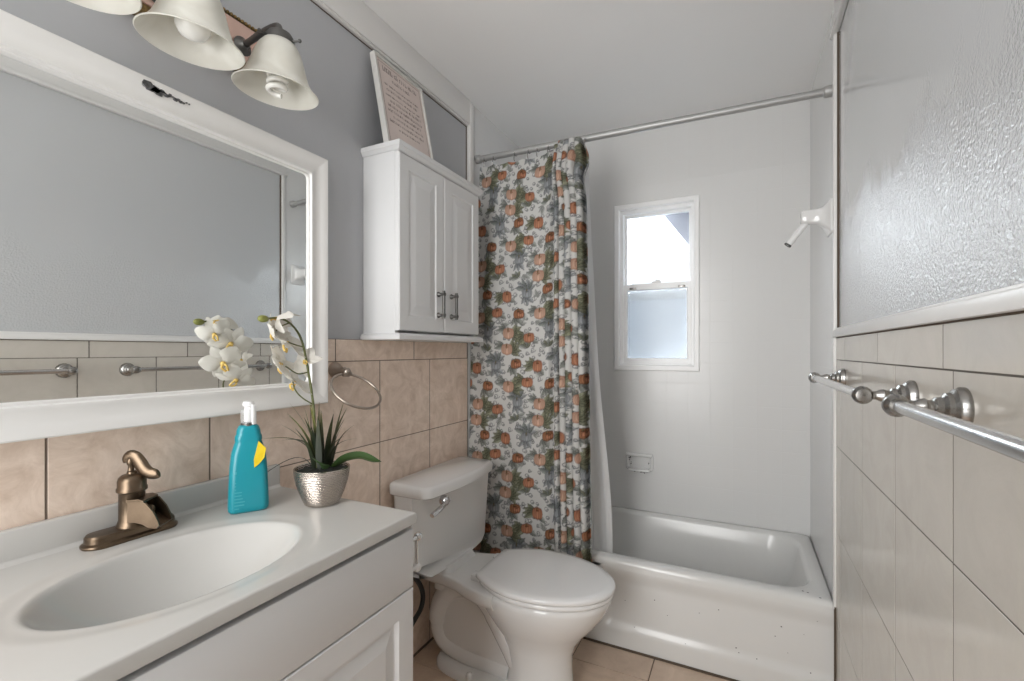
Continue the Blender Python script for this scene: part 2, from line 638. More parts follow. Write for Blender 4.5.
def tile_face(bm, ax, a0, a1, b0, b1, base, top, ch=0.0015, mi=0):
    """one tile: plinth with a chamfered face. ax 'z' (a=x,b=y) or 'x' (a=y,b=z)"""
    def P(a, b, h):
        return (a, b, h) if ax == 'z' else (h, a, b)
    lo = [bm.verts.new(P(a, b, base)) for a, b in ((a0, b0), (a1, b0), (a1, b1), (a0, b1))]
    m_ = base + (top - base) * .75
    mid = [bm.verts.new(P(a, b, m_)) for a, b in ((a0, b0), (a1, b0), (a1, b1), (a0, b1))]
    hi = [bm.verts.new(P(a, b, top)) for a, b in ((a0 + ch, b0 + ch), (a1 - ch, b0 + ch), (a1 - ch, b1 - ch), (a0 + ch, b1 - ch))]
    for i in range(4):
        j = (i + 1) % 4
        bm.faces.new((lo[i], lo[j], mid[j], mid[i])).material_index = mi
        bm.faces.new((mid[i], mid[j], hi[j], hi[i])).material_index = mi
    bm.faces.new(hi).material_index = mi


build_floor()

bm = B(); box(bm, -0.1, W + 0.1, YN - 0.1, YF + 0.1, H, H + 0.08)
struct(fin('ceiling', bm, M['ceiling'], smooth=False), 'smooth white plaster ceiling')

# ---- left wall: grey paint + white tub end, tile wainscot
bm = B()
box(bm, -0.1, -0.008, YN - 0.1, YS, 0, H, mi=0)
box(bm, -0.1, 0.0, YS, YF + 0.1, 0, H, mi=1)
wl = struct(fin('wall_left', bm, [M['grey_wall'], M['tub_tile']], smooth=False), 'grey painted wall behind the mirror and wall cabinet')


def wainscot(parent, xbase, xface, ymin, ymax, rows, mats):
    bm = B()
    z_top = rows[0][1]
    box(bm, min(xbase, xbase + (xface - xbase) * .92), max(xbase, xbase + (xface - xbase) * .92), ymin, ymax, 0, z_top, mi=1)
    for z0, z1, y_ref, wd in rows:
        k0 = math.floor((ymin - y_ref) / wd) - 1
        y = y_ref + k0 * wd
        while y < ymax:
            a0, a1 = max(y + .0022, ymin + .0005), min(y + wd - .0022, ymax - .0005)
            b0, b1 = max(z0 + .0015, 0.0005), z1 - .0015
            if a1 - a0 > .008 and b1 - b0 > .008:
                tile_face(bm, 'x', a0, a1, b0, b1, xbase + (xface - xbase) * .8, xface, .0004)
            y += wd
    return fin('tile_wainscot', bm, mats, parent, smooth=False)


wainscot(wl, -0.008, 0.0, YN, 1.93,
         [(1.215, 1.29, 1.109, .408), (.913, 1.215, 1.318, .306), (.613, .913, 1.318, .306), (.311, .613, 1.318, .306), (.01, .311, 1.318, .306)],
         [M['tile_left'], M['grout']])

# ---- right wall
bm = B()
box(bm, W + 0.008, W + 0.1, YN - 0.1, YS, 0, H, mi=0)
box(bm, W, W + 0.1, YS, YF + 0.1, 0, H, mi=1)
wr = struct(fin('wall_right', bm, [M['gloss_wall'], M['tub_tile']], smooth=False), 'glossy grey painted wall above cream tiles')
wainscot(wr, W + 0.008, W, YN, 1.945,
         [(1.220, 1.296, .987, .4055), (.921, 1.220, .9466, .3027), (.622, .921, .9466, .3027), (.321, .622, .9466, .3027), (.02, .321, .9466, .3027)],
         [M['tile_right'], M['grout_right']])

# ---- far wall with window opening
WX0, WX1, WZ0, WZ1 = 0.567, 0.985, 1.158, 2.055
bm = B()
box(bm, -0.1, WX0, YF, YF + 0.12, 0, H)
box(bm, WX1, W + 0.1, YF, YF + 0.12, 0, H)
box(bm, WX0, WX1, YF, YF + 0.12, 0, WZ0)
box(bm, WX0, WX1, YF, YF + 0.12, WZ1, H)
struct(fin('wall_far', bm, M['tub_tile'], smooth=False), 'white window wall over the bathtub')

# ---- near wall, unseen; its doorway is placed to let the fill light in
bm = B()
box(bm, -0.1, 0.05, YN - 0.1, YN, 0, H)
box(bm, 0.90, W + 0.1, YN - 0.1, YN, 0, H)
box(bm, 0.05, 0.90, YN - 0.1, YN, 2.33, H)
struct(fin('wall_near', bm, M['white_wall'], smooth=False), 'white wall behind the camera with an opening for the fill light')

# ---- trims
def trim(n, fn, label):
    bm = B(); fn(bm)
    return struct(fin('trim_%d' % n, bm, M['trim']), label)


trim(1, lambda bm: (box(bm, -0.008, 0.012, YN, 1.950, 2.357, H - .001, .002), box(bm, -.008, .006, YN, 1.948, 2.349, 2.358, .002)), 'white board along the top of the left wall')
trim(2, lambda bm: (box(bm, -0.008, 0.0145, 1.932, 1.9635, 1.292, 2.466, .003)), 'white upright strip beside the wall cabinet')
trim(3, lambda bm: (box(bm, W - 0.004, W + 0.008, YN, 1.965, 2.368, H - .001, .002),
                    box(bm, W - 0.014, W + 0.008, YN, 1.975, 2.352, 2.370, .005)), 'white board along the top of the right wall')
trim(4, lambda bm: (box(bm, W - 0.007, W + 0.008, 1.939, 1.962, 0.35, 2.37, .003)), 'white upright strip at the tub end of the right wall')
trim(5, lambda bm: (box(bm, W - 0.012, W + 0.008, YN, 1.942, 1.297, 1.322, .003), box(bm, W - 0.004, W + 0.008, YN, 1.942, 1.32, 1.329, .003)),
     'white moulding between the cream tiles and the glossy grey wall')
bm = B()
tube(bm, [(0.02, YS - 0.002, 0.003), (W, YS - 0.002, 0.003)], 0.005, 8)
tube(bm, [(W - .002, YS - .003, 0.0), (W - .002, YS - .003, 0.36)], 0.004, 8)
tube(bm, [(W + .0065, 1.935, 1.33), (W + .0065, 1.935, 2.352)], 0.0045, 8)  # dark strips put in as shade in the wall panel gaps
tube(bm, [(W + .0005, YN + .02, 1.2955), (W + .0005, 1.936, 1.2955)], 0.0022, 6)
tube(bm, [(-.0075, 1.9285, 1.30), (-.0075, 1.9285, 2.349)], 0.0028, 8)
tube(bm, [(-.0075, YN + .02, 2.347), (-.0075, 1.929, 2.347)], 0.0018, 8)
struct(fin('trim_6', bm, M['caulk_shade']), 'dark caulking round the tub apron, painted shade in the wall panel gaps')


# ------------------------------------------------------------------ window
def build_window():
    bm = B()
    # narrow casing around the opening
    c = 0.016
    o0, o1, p0, p1 = WX0 - c, WX1 + c, WZ0 - c, WZ1 + c
    rect_frame(bm, o0, o1, p0, p1, c + .012, c + .012, c + .014, c + .012, YF - .012, YF + .02, .004)
    w = struct(fin('window_1', bm, M['vinyl']), 'white single-hung window with frosted glass')
    # frame jambs
    bm = B()
    rect_frame(bm, WX0 + .001, WX1 - .001, WZ0 + .001, WZ1 - .001, .028, .028, .022, .030, YF + .021, YF + .09)
    fin('window_frame', bm, M['vinyl'], w)
    zm = 1.605
    for nm, z0, z1, y in (('upper_sash', zm - .012, WZ1 - .025, YF + .055), ('lower_sash', WZ0 + .018, zm + .022, YF + .03)):
        bm = B()
        x0, x1 = WX0 + .026, WX1 - .026
        sw = .016 if nm == 'upper_sash' else .024
        rect_frame(bm, x0, x1, z0, z1, sw, sw, .034, .02 if nm == 'upper_sash' else .034, y, y + .026, .003)
        s = fin('sash', bm, M['vinyl'], w)
        bm = B()
        box(bm, x0 + .004, x1 - .004, y + .011, y + .0135, z0 + .004, z1 - .004)
        fin('pane', bm, M['pane'], s, smooth=False)
        if nm == 'lower_sash':
            bm = B()
            box(bm, .5 * (x0 + x1) - .026, .5 * (x0 + x1) + .026, y - .004, y + .022, z1 - .001, z1 + .010, .004)
            lathe(bm, [(.008, 0), (.008, .008), (.005, .012)], (.5 * (x0 + x1), y + .008, z1 + .008), seg=14)
            box(bm, .5 * (x0 + x1) - .004, .5 * (x0 + x1) + .022, y - .002, y + .006, z1 + .010, z1 + .016, .002)
            fin('sash_lock', bm, M['vinyl'], s)
            bm = B()
            for xc in (x0 + .055, x1 - .05):
                box(bm, xc - .018, xc + .018, y - .005, y + .003, z1 - .031, z1 - .020, .002)
            fin('vent_latch', bm, M['nickel'], s)
    bm = B()
    box(bm, WX0, WX1, YF + .094, YF + .096, WZ0, zm)
    fin('insect_screen', bm, M['screen'], w, smooth=False)
    # what stands outside: slab added to darken one pane corner and the neighbour's siding
    bm = B()
    pl = [(.60, 2.22), (.70, 2.125), (.80, 2.03), (.975, 1.79), (1.10, 1.55), (1.5, 1.55), (1.5, 2.7), (.60, 2.7)]
    ring_loft(bm, [[Vector((x, y, z)) for x, z in pl] for y in (YF + .17, YF + .55)])
    struct(fin('trim_7', bm, M['pane_blocker'], smooth=False), 'grey sloping slab added outside to darken the window corner')
    bm = B()
    for k in range(9):
        z = -0.02 + k * .2
        vs = box(bm, -2.2, 2.6, 5.0, 5.03, z, z + .205)
        for v in vs:
            if v.co.z < z + .1 and v.co.y < 5.01:
                v.co.y -= .02
    struct(fin('wall_outside', bm, M['siding'], smooth=False), 'grey-blue siding beyond the window')


build_window()


# ------------------------------------------------------------------ bathtub
def build_tub():
    t = thing('bathtub', (0.75, 2.28, 0.0), 'white enamelled bathtub set between the walls under the frosted window', 'bathtub')
    bm = B()
    x0, x1, y0, y1 = 0.001, W - 0.001, YS, YF - 0.001
    cx, cy, w, d = (x0 + x1) / 2, (y0 + y1) / 2, x1 - x0, y1 - y0
    zr = 0.372
    rings = [rrect(cx, cy, w, d, .010, zr - .04), rrect(cx, cy, w, d, .010, zr - .022), rrect(cx, cy, w - .008, d - .008, .012, zr - .008),
             rrect(cx, cy, w - .026, d - .026, .014, zr)]
    # inner opening, shifted: wide at the drain end, narrow at the wall side
    ix0, ix1, iy0, iy1 = 0.09, W - 0.058, YS + 0.062, YF - 0.042
    icx, icy, iw, idp = (ix0 + ix1) / 2, (iy0 + iy1) / 2, ix1 - ix0, iy1 - iy0
    rings += [rrect(icx, icy, iw + .02, idp + .02, .13, zr + .0), rrect(icx, icy, iw, idp, .12, zr - .006), rrect(icx, icy, iw - .016, idp - .016, .115, zr - .022),
              rrect(icx, icy, iw - .06, idp - .04, .11, zr - .14), rrect(icx - .02, icy, iw - .14, idp - .075, .10, zr - .25),
              rrect(icx - .03, icy, iw - .22, idp - .12, .09, zr - .30), rrect(icx - .03, icy, iw - .34, idp - .22, .07, zr - .315)]
    ring_loft(bm, rings, cap0=False, cap1=True)
    fin('basin', bm, M['enamel'], t, angle=60)
    # apron: gently recessed panel with a raised foot ledge
    bm = B()
    NX, NZ = 150, 40
    g = []
    for j in range(NZ + 1):
        z = (zr - .03) * j / NZ
        row = []
        for i in range(NX + 1):
            x = x0 + (x1 - x0) * i / NX
            rec = sstep(.655, .70, x) * sstep(.075, .115, z) * (1 - sstep(.27, .335, z))
            row.append(bm.verts.new((x, y0 + .013 * rec, z)))
        g.append(row)
    for j in range(NZ):
        for i in range(NX):
            bm.faces.new((g[j][i], g[j][i + 1], g[j + 1][i + 1], g[j + 1][i]))
    ap = fin('apron', bm, M['enamel'], t, angle=180)
    # chips in the enamel
    bm = B()
    rnd = random.Random(3)
    spots = [(1.05, .22), (.93, .18), (1.18, .12), (1.19, .105), (1.33, .24), (1.40, .23), (1.42, .10), (1.31, .2), (.80, .10), (1.0, .09), (1.25, .10), (1.44, .29), (.88, .23), (1.12, .25), (1.35, .15), (.76, .2)]
    for x, z in spots:
        r = rnd.uniform(.0012, .0028)
        n = 7
        pts = [Vector((x + r * rnd.uniform(.6, 1.5) * math.cos(2 * PI * k / n), 0, z + r * rnd.uniform(.6, 1.3) * math.sin(2 * PI * k / n))) for k in range(n)]
        rec = sstep(.655, .70, x) * sstep(.075, .115, z) * (1 - sstep(.27, .335, z))
        yy = y0 + .013 * rec
        ring_loft(bm, [[Vector((p.x, yy + .001, p.z)) for p in pts], [Vector((p.x, yy - .0004, p.z)) for p in pts]])
    for x, y in ((1.40, 1.99), (1.415, 1.985), (1.45, 1.962)):
        r = .004
        ring_loft(bm, [[Vector((x + r * math.cos(a * .9), y + r * math.sin(a * .9) * .7, z)) for a in range(7)] for z in (zr - .002, zr + .0005)])
    _ec = fin('enamel_chips', bm, M['chip'], t, smooth=False)
    _ec['kind'] = 'stuff'
    _ec['label'] = 'small dark chips in the enamel'


build_tub()


# ------------------------------------------------------------------ soap dish on the window wall
def build_soap_dish():
    cx, cz = 0.692, 0.634
    t = thing('soap_dish', (cx, YF, cz), 'white ceramic soap dish with chipped paint on the wall above the bathtub', 'soap dish')
    w, h = .150, .098

    def rr(w, h, r, y):
        return [Vector((p.x, y, p.y)) for p in rrect(cx, cz, w, h, r, 0)]
    bm = B()
    ring_loft(bm, [rr(w, h, .022, YF + .001), rr(w, h, .022, YF - .006), rr(w - .008, h - .008, .02, YF - .013), rr(w - .022, h - .022, .016, YF - .013),
                   rr(w - .03, h - .03, .014, YF - .006), rr(w - .036, h - .036, .012, YF + .004)], cap0=True, cap1=True)
    fin('dish_body', bm, M['porcelain'], t)
    bm = B()
    tube(bm, [(cx - w / 2 + .02, YF - .008, cz - h / 2 + .012), (cx - w / 2 + .022, YF - .03, cz - h / 2 + .010), (cx, YF - .036, cz - h / 2 + .009),
              (cx + w / 2 - .022, YF - .03, cz - h / 2 + .010), (cx + w / 2 - .02, YF - .008, cz - h / 2 + .012)], .008, 10)
    tube(bm, [(cx - w / 2 + .005, YF - .010, cz + h / 2 - .009), (cx + w / 2 - .005, YF - .010, cz + h / 2 - .009)], .010, 10)
    fin('dish_lip', bm, M['porcelain'], t)
    bm = B()
    rnd = random.Random(5)
    for k in range(20):
        if k < 9:
            x, z = cx - w / 2 + .020 + rnd.uniform(-.006, .012), cz + .012 + rnd.uniform(-.026, .026)
        elif k < 17:
            x, z = cx + rnd.uniform(-.03, .05), cz - h / 2 + .002 + rnd.uniform(-.002, .004)
        else:
            x, z = cx + .05, cz + rnd.uniform(-.005, .012)
        r = rnd.uniform(.0015, .0035)
        y = YF - .0141 if k < 9 else (YF - .0415 if k < 17 else YF - .013)
        ring_loft(bm, [[Vector((x + r * rnd.uniform(.6, 1.3) * math.cos(a), yy, z + r * rnd.uniform(.6, 1.3) * math.sin(a))) for a in (0, 1, 2, 3, 4, 5)] for yy in (y + .0075, y)])
    _pc = fin('paint_chips', bm, M['chip'], t, smooth=False)
    _pc['kind'] = 'stuff'
    _pc['label'] = 'dark spots where the paint flaked off'


build_soap_dish()


# ------------------------------------------------------------------ shower arm bracket on the right wall
def build_shower_arm():
    Y, Z = 2.055, 1.742
    t = thing('shower_pipe', (W, Y, Z), 'white shower pipe with a flared ceramic base on the wall above the tub', 'shower pipe')

    def sec(x, w, h, r, dz=0):
        return [Vector((x, p.x, p.y)) for p in rrect(Y, Z + dz, w, h, r, 0, 5)]
    bm = B()
    ring_loft(bm, [sec(W + .001, .10, .128, .012), sec(W - .006, .098, .126, .012), sec(W - .014, .078, .098, .014, .002), sec(W - .026, .058, .072, .016, .005),
                   sec(W - .045, .046, .057, .014, .008), sec(W - .070, .042, .051, .012, .010), sec(W - .088, .042, .050, .012, .010), sec(W - .093, .036, .044, .012, .010)])
    fin('flange', bm, M['porcelain'], t)
    bm = B()
    p = spline([(W - .078, Y, Z - .012), (W - .097, Y, Z - .036), (W - .118, Y, Z - .064), (W - .136, Y, Z - .088)], 6)
    vr = tube(bm, p, [.012] * len(p), 14, caps=False)
    tube(bm, p[-3:], [.0085] * 3, 14, caps=False)
    fin('bent_tube', bm, M['porcelain'], t)
    bm = B()
    d = (Vector(p[-1]) - Vector(p[-2])).normalized()
    lathe(bm, [(.0128, -.004), (.0132, 0), (.0128, .002), (.009, .002), (.009, -.006)], p[-1], d, 14, cap0=False, cap1=True)
    fin('threaded_end', bm, M['pewter'], t)['label'] = 'dark open end of the pipe'


build_shower_arm()


# ------------------------------------------------------------------ curtain rod, curtain, liner
RY = 2.012


def rod_z(x):
    return 2.214 - 0.024 * x / W


def build_rod():
    t = thing('curtain_rod', (W / 2, RY, 2.2), 'grey metal shower curtain rod spanning the tub between the walls', 'curtain rod')
    bm = B()
    tube(bm, [(0.004, RY, rod_z(0)), (0.9, RY, rod_z(.9))], .0155, 16)
    fin('rod_outer_tube', bm, M['rod'], t)
    bm = B()
    tube(bm, [(0.88, RY, rod_z(.9)), (W - .004, RY, rod_z(W))], .0142, 16)
    fin('rod_inner_tube', bm, M['rod'], t)
    for x, s in ((0.0, 1), (W, -1)):
        bm = B()
        lathe(bm, [(.0205, 0.0015), (.0205, .022), (.0185, .026), (.0162, .028)], (x, RY, rod_z(x)), (s, 0, 0), 20)
        fin('end_flange', bm, M['rod'], t)


build_rod()


def draw_print(S, T, res):
    """pumpkins, leaves and curling tendrils printed on off-white cloth: an array of linear rgb"""
    nx, ny = int(S / res) + 1, int(T / res) + 1
    img = np.empty((ny, nx, 3))
    img[:] = (0.59, 0.587, 0.57)
    xs = np.arange(nx) * res
    ys = np.arange(ny) * res
    rnd = random.Random(11)

    def patch(cx, cy, r):
        i0, i1 = max(0, int((cx - r) / res)), min(nx, int((cx + r) / res) + 2)
        j0, j1 = max(0, int((cy - r) / res)), min(ny, int((cy + r) / res) + 2)
        if i1 <= i0 or j1 <= j0:
            return None
        X, Y = np.meshgrid(xs[i0:i1] - cx, ys[j0:j1] - cy)
        return X, Y, img[j0:j1, i0:i1]

    def blend(sub, a, col):
        a = np.clip(a, 0, 1)[..., None]
        sub[:] = sub * (1 - a) + np.array(col) * a if not (isinstance(col, np.ndarray) and col.ndim == 3) else sub * (1 - a) + col * a

    def ell(X, Y, a, b, soft=.0022):
        d = (1 - np.sqrt((X / a) ** 2 + (Y / b) ** 2)) * min(a, b)
        return np.clip(d / soft + .5, 0, 1)

    def leaf(cx, cy, ang, L, wd, col, vein, lobes=3):
        L, wd = L * 1.02, wd * 1.0
        p = patch(cx, cy, L * 1.25)
        if p is None:
            return
        X, Y, sub = p
        U = X * math.cos(ang) + Y * math.sin(ang)
        V = -X * math.sin(ang) + Y * math.cos(ang)
        u = np.clip(U / L, 0, 1)
        half = wd * np.sin(PI * u ** .75) * (1 + .35 * np.abs(np.sin(lobes * PI * u * 1.6)))
        a = np.clip((half - np.abs(V)) / .002 + .3, 0, 1) * ((U > 0) & (U < L))
        shade = np.array(col) * (0.85 + .5 * (V / wd)[..., None])
        blend(sub, a * .92, np.clip(shade, 0, 1))
        vn = np.clip(1 - np.abs(V) / .0015, 0, 1) * a
        vn = np.maximum(vn, np.clip(1 - np.abs(((np.abs(V) - (U % .012) * 1.1)) / .0016), 0, 1) * a * .6)
        blend(sub, vn * .7, vein)
        ed = np.clip(1 - np.abs(half - np.abs(V)) / .0016, 0, 1) * ((U > 0) & (U < L))
        blend(sub, ed * .55, vein)

    def pumpkin(cx, cy, r, asp, col, dark, lobes=5, stem=(0.13, 0.10, 0.05)):
        r = r * .9
        p = patch(cx, cy, r * 1.8)
        if p is None:
            return
        X, Y, sub = p
        order = sorted(range(lobes), key=lambda k: -abs(k - (lobes - 1) / 2))
        for k in order:
            f = (k - (lobes - 1) / 2) / ((lobes - 1) / 2)
            lx = f * r * .62
            a_, b_ = r * (.40 if abs(f) > .1 else .34), r * asp * (1 - .16 * abs(f))
            e = ell(X - lx, Y, a_, b_)
            rim = np.clip(1 - np.abs((1 - np.sqrt(((X - lx) / a_) ** 2 + (Y / b_) ** 2)) * a_) / .0024, 0, 1)
            tone = np.array(col)[None, None] * (1.05 - .25 * np.abs((X - lx) / a_)[..., None] + .18 * (-Y / r)[..., None])
            blend(sub, e, np.clip(tone, 0, 1))
            blend(sub, rim * .75, dark)
        st = ell(X + r * .08, Y - r * asp * 0.62, r * .13, r * .42)
        blend(sub, st, stem)
        ct = ell(X, Y - r * asp * .45, r * .34, r * .13)
        blend(sub, ct * .8, dark)

    def curl(cx, cy, r, sgn, col):
        p = patch(cx, cy, r * 2.6)
        if p is None:
            return
        X, Y, sub = p
        a = np.zeros_like(X)
        n = 46
        for k in range(n):
            t = k / n
            ang = sgn * t * 4.2 * PI
            rr_ = r * (1.0 - .78 * t)
            px_, py_ = rr_ * math.cos(ang) + sgn * r * .9 * (t - .5), rr_ * math.sin(ang) + r * .4 * math.sin(t * 7)
            a = np.maximum(a, np.clip(1.25 - np.hypot(X - px_, Y - py_) / .0023, 0, 1))
        blend(sub, a * .85, col)

    OR, ORD = (0.47, 0.215, 0.125), (0.15, 0.05, 0.03)
    PE, PED = (0.60, 0.39, 0.29), (0.30, 0.15, 0.10)
    BR, BRD = (0.36, 0.165, 0.085), (0.08, 0.032, 0.02)
    BL, BLD = (0.31, 0.325, 0.335), (0.12, 0.13, 0.14)
    OL, OLD = (0.225, 0.23, 0.155), (0.055, 0.06, 0.035)
    GR, GRD = (0.27, 0.285, 0.26), (0.10, 0.11, 0.105)
    INK = (0.085, 0.09, 0.10)
    PX, PY = 0.315, 0.345
    motifs = [  # x, y in the repeat, kind
        (.045, .045, 'peach'), (.150, .020, 'orange'), (.255, .055, 'blue'),
        (.100, .135, 'brown'), (.205, .130, 'peach2'), (.300, .150, 'orange2'),
        (.035, .225, 'tall'), (.140, .235, 'blue2'), (.245, .240, 'brown2'),
        (.085, .310, 'sprig'), (.195, .312, 'peach3'), (.290, .318, 'sprig2')]
    passes = [[], []]

    for iy in range(-1, int(T / PY) + 2):
        for ix in range(-1, int(S / PX) + 2):
            for mx_, my_, kind in motifs:
                x, y = ix * PX + mx_ + (.5 * PX if iy % 2 else 0), iy * PY + my_
                passes[0].append((x, y, kind))
    # tendrils first
    for iy in range(int(T / .034) + 2):
        for ix in range(int(S / .036) + 2):
            curl(ix * .036 + rnd.uniform(-.014, .014), iy * .034 + rnd.uniform(-.014, .014), rnd.uniform(.007, .012), rnd.choice((-1, 1)), INK)
    # pale sprigs fill the ground between the motifs
    for iy in range(int(T / .085) + 2):
        for ix in range(int(S / .09) + 2):
            x, y, a0 = ix * .09 + rnd.uniform(-.03, .03), iy * .085 + rnd.uniform(-.03, .03), rnd.uniform(0, 6.3)
            for k in range(3 if rnd.random() < .7 else 0):
                leaf(x, y, a0 + k * .7, rnd.uniform(.026, .038), .009, (.50, .505, .485) if k % 2 else (.43, .44, .415), (.16, .165, .16))
    for x, y, kind in passes[0]:
        a0 = rnd.uniform(-.3, .3)
        if kind.startswith('peach'):
            for k in range(5):
                leaf(x + .022, y - .004, a0 - .9 + k * .5, .058, .011, OL, OLD)
            for k in range(3):
                leaf(x - .02, y + .01, a0 + 2.0 + k * .45, .045, .009, GR, GRD)
            pumpkin(x, y, .033, .88, PE, PED, 7)
        elif kind.startswith('orange') or kind == 'tall':
            for k in range(4):
                leaf(x - .018, y, a0 + 2.3 + k * .5, .052, .011, OL, OLD)
            leaf(x + .012, y - .012, a0 - .7, .04, .009, GR, GRD)
            pumpkin(x, y, .027, 1.15 if kind == 'tall' else .95, OR, ORD, 5)
        elif kind.startswith('brown'):
            for k in range(3):
                leaf(x - .01, y - .01, a0 - 2.3 + k * .55, .05, .010, GR, GRD)
            pumpkin(x, y, .029, .9, BR, BRD, 5)
            pumpkin(x + .009, y - .004, .016, .9, OR, ORD, 3)
        elif kind.startswith('blue'):
            for k in range(6):
                leaf(x - .006, y + .018, a0 + .3 + k * .52, .055, .010, (0.215, 0.235, 0.22) if k % 2 else BL, BLD)
            for k in range(3):
                leaf(x, y - .01, a0 - 2.2 + k * .6, .05, .009, BL, BLD)
            pumpkin(x, y, .026, .95, BL, BLD, 5)
        else:
            for k in range(4):
                leaf(x, y, a0 + .8 + k * .65, .038, .009, GR if k % 2 else OL, GRD)
    return img


def sstep_np(a, b, x):
    t = np.clip((x - a) / (b - a), 0, 1)
    return t * t * (3 - 2 * t)


def build_curtain():
    t = thing('shower_curtain', (0.3, RY - .03, 0.28), 'off-white shower curtain printed with orange pumpkins bunched at the left end of the rod', 'shower curtain')
    S, Hc, res = 0.74, 1.86, 0.0026
    KP = 0.96                    # size of the print
    img = draw_print(S / KP, Hc / KP, res / KP)
    ny, nx = img.shape[:2]
    s = np.arange(nx) / (nx - 1)
    v = (np.arange(ny) / (ny - 1))          # 0 bottom .. 1 top
    # arc length -> x: left two thirds nearly flat, right third gathered
    dens = 0.80 - 0.42 * np.clip((s - .48) / .14, 0, 1) + 0.12 * np.clip((s - .9) / .08, 0, 1)
    g = np.concatenate([[0], np.cumsum((dens[1:] + dens[:-1]) / 2)])
    g /= g[-1]
    Sg, Vg = np.meshgrid(s, v)
    G = np.tile(g, (ny, 1))
    xl = 0.032 - 0.022 * sstep_np(1.0, .62, Vg)
    xr = 0.578 + (0.640 - 0.578) * (1 - Vg) ** .8
    xr = xr - .018 * np.exp(-((Vg - .93) / .05) ** 2)
    X = xl + (xr - xl) * G
    amp = (0.006 + 0.030 * np.clip((Sg - .5) / .2, 0, 1)) * (0.55 + .45 * Vg) + .003 * np.sin(5 * Vg)
    ph = 2 * PI * (5.2 * Sg ** 1.0 + 4.3 * np.clip(Sg - .52, 0, 1) * 1.7) + .5 * np.sin(2.3 * Vg + 3 * Sg)
    Y = RY - .018 - .090 * (1 - Vg) ** .75 + amp * np.sin(ph)
    X = X + amp * .45 * np.cos(ph) * np.clip((Sg - .5) / .2, 0, 1) * np.clip((.97 - Sg) / .05, 0, 1)
    ztop = np.array([rod_z(x) for x in X[-1]]) - .047 + .040 * np.clip((Sg[-1] - .45) / .2, 0, 1)
    # scallop between the first hooks
    ztop = ztop - .007 * np.abs(np.sin(PI * 9 * s)) * (s < .55)
    zbot = 0.275 + .065 * Sg[0]
    Z = zbot[None] + (ztop - zbot)[None] * Vg
    # the gathered corner is flung over the rod and hangs out in a flap
    flap = np.clip((Sg - .86) / .14, 0, 1) * np.exp(-((Vg - .945) / .03) ** 2)
    X = X + .045 * flap
    Y = Y - .03 * flap
    Z = Z - .02 * flap
    co = np.stack([X, Y, Z], -1).reshape(-1, 3) - np.array(ORI[t.name])
    idx = np.arange(nx * ny).reshape(ny, nx)
    quads = np.stack([idx[:-1, :-1], idx[:-1, 1:], idx[1:, 1:], idx[1:, :-1]], -1).reshape(-1, 4)
    me = bpy.data.meshes.new('curtain_cloth')
    me.vertices.add(len(co))
    me.vertices.foreach_set('co', co.ravel())
    me.loops.add(quads.size)
    me.loops.foreach_set('vertex_index', quads.ravel())
    me.polygons.add(len(quads))
    me.polygons.foreach_set('loop_start', np.arange(0, quads.size, 4))
    me.update(calc_edges=True)
    me.polygons.foreach_set('use_smooth', np.ones(len(quads), bool))
    at = me.color_attributes.new('print', 'FLOAT_COLOR', 'POINT')
    rgba = np.ones((nx * ny, 4))
    rgba[:, :3] = img.reshape(-1, 3)
    at.data.foreach_set('color', rgba.ravel().astype(np.float32))
    me.materials.append(M['curtain'])
    o = link('cloth', me)
    o.parent = t
    ORI[o.name] = ORI[t.name]
    # hooks
    for k, sx in enumerate((.03, .105, .27, .37, .44, .52, .60, .68, .76)):
        i = int(sx * (nx - 1))
        x = float(X[-1, i])
        zz = rod_z(x)
        bm = B()
        p = []
        for q in range(15):
            a = -.9 + q / 14 * (2 * PI - .9)
            p.append((x + .002 * math.sin(q), RY + .0168 * math.sin(a), zz + .0168 * math.cos(a)))
        p = [(x, RY - .012, zz - .048), (x, RY - .018, zz - .03)] + p[3:]
        tube(bm, spline(p, 2), .0022, 8)
        fin('curtain_hook', bm, M['nickel'], t)


def build_liner():
    t = thing('shower_liner', (0.6, RY + .03, 0.2), 'plain white shower liner hanging behind the pumpkin curtain into the tub', 'shower liner')
    bm = B()
    NS, NV = 90, 80
    rows = []
    for j in range(NV + 1):
        v = j / NV
        row = []
        for i in range(NS + 1):
            s = i / NS
            xr = 0.572 + .012 * (1 - v) + .088 * sstep(0, 1, 1 - v) + .012 * math.sin(3 * PI * (1 - v)) * (1 - v)
            x = .04 + (xr - .04) * s
            y = RY + .022 + .045 * (1 - v) + (.008 + .008 * s) * math.sin(2 * PI * 7 * s ** 1.3 + 1.2 * v) * (.25 + .75 * v)
            z = .20 + (2.163 - .20) * v
            row.append(bm.verts.new((x, y, z)))
        rows.append(row)
    for j in range(NV):
        for i in range(NS):
            bm.faces.new((rows[j][i], rows[j][i + 1], rows[j + 1][i + 1], rows[j + 1][i]))
    fin('liner_sheet', bm, M['liner'], t, angle=180)
    bm = B()
    lathe(bm, [(.004, 0), (.0075, .0), (.0075, .002), (.004, .002)], (0.558, RY + .004, 2.148), (0, -1, 0), 14, cap0=False, cap1=False)
    fin('grommet', bm, M['nickel'], t)


build_curtain()
build_liner()


# ------------------------------------------------------------------ toilet
def egg(xb, xf, hw, z, cy, n=40, back=2.6, flatb=None):
    """outline: blunt at the back (xb), rounded at the front (xf)"""
    pts = []
    xm = xb + (xf - xb) * .44
    for k in range(n):
        t = 2 * PI * k / n
        c, s = math.cos(t), math.sin(t)
        if c >= 0:
            x = xm + (xf - xm) * c
            y = hw * s
        else:
            e = 2 / back
            x = xm - (xm - xb) * (abs(c) ** e)
            y = hw * math.copysign(abs(s) ** e, s)
        pts.append(Vector((x, cy + y, z)))
    return pts


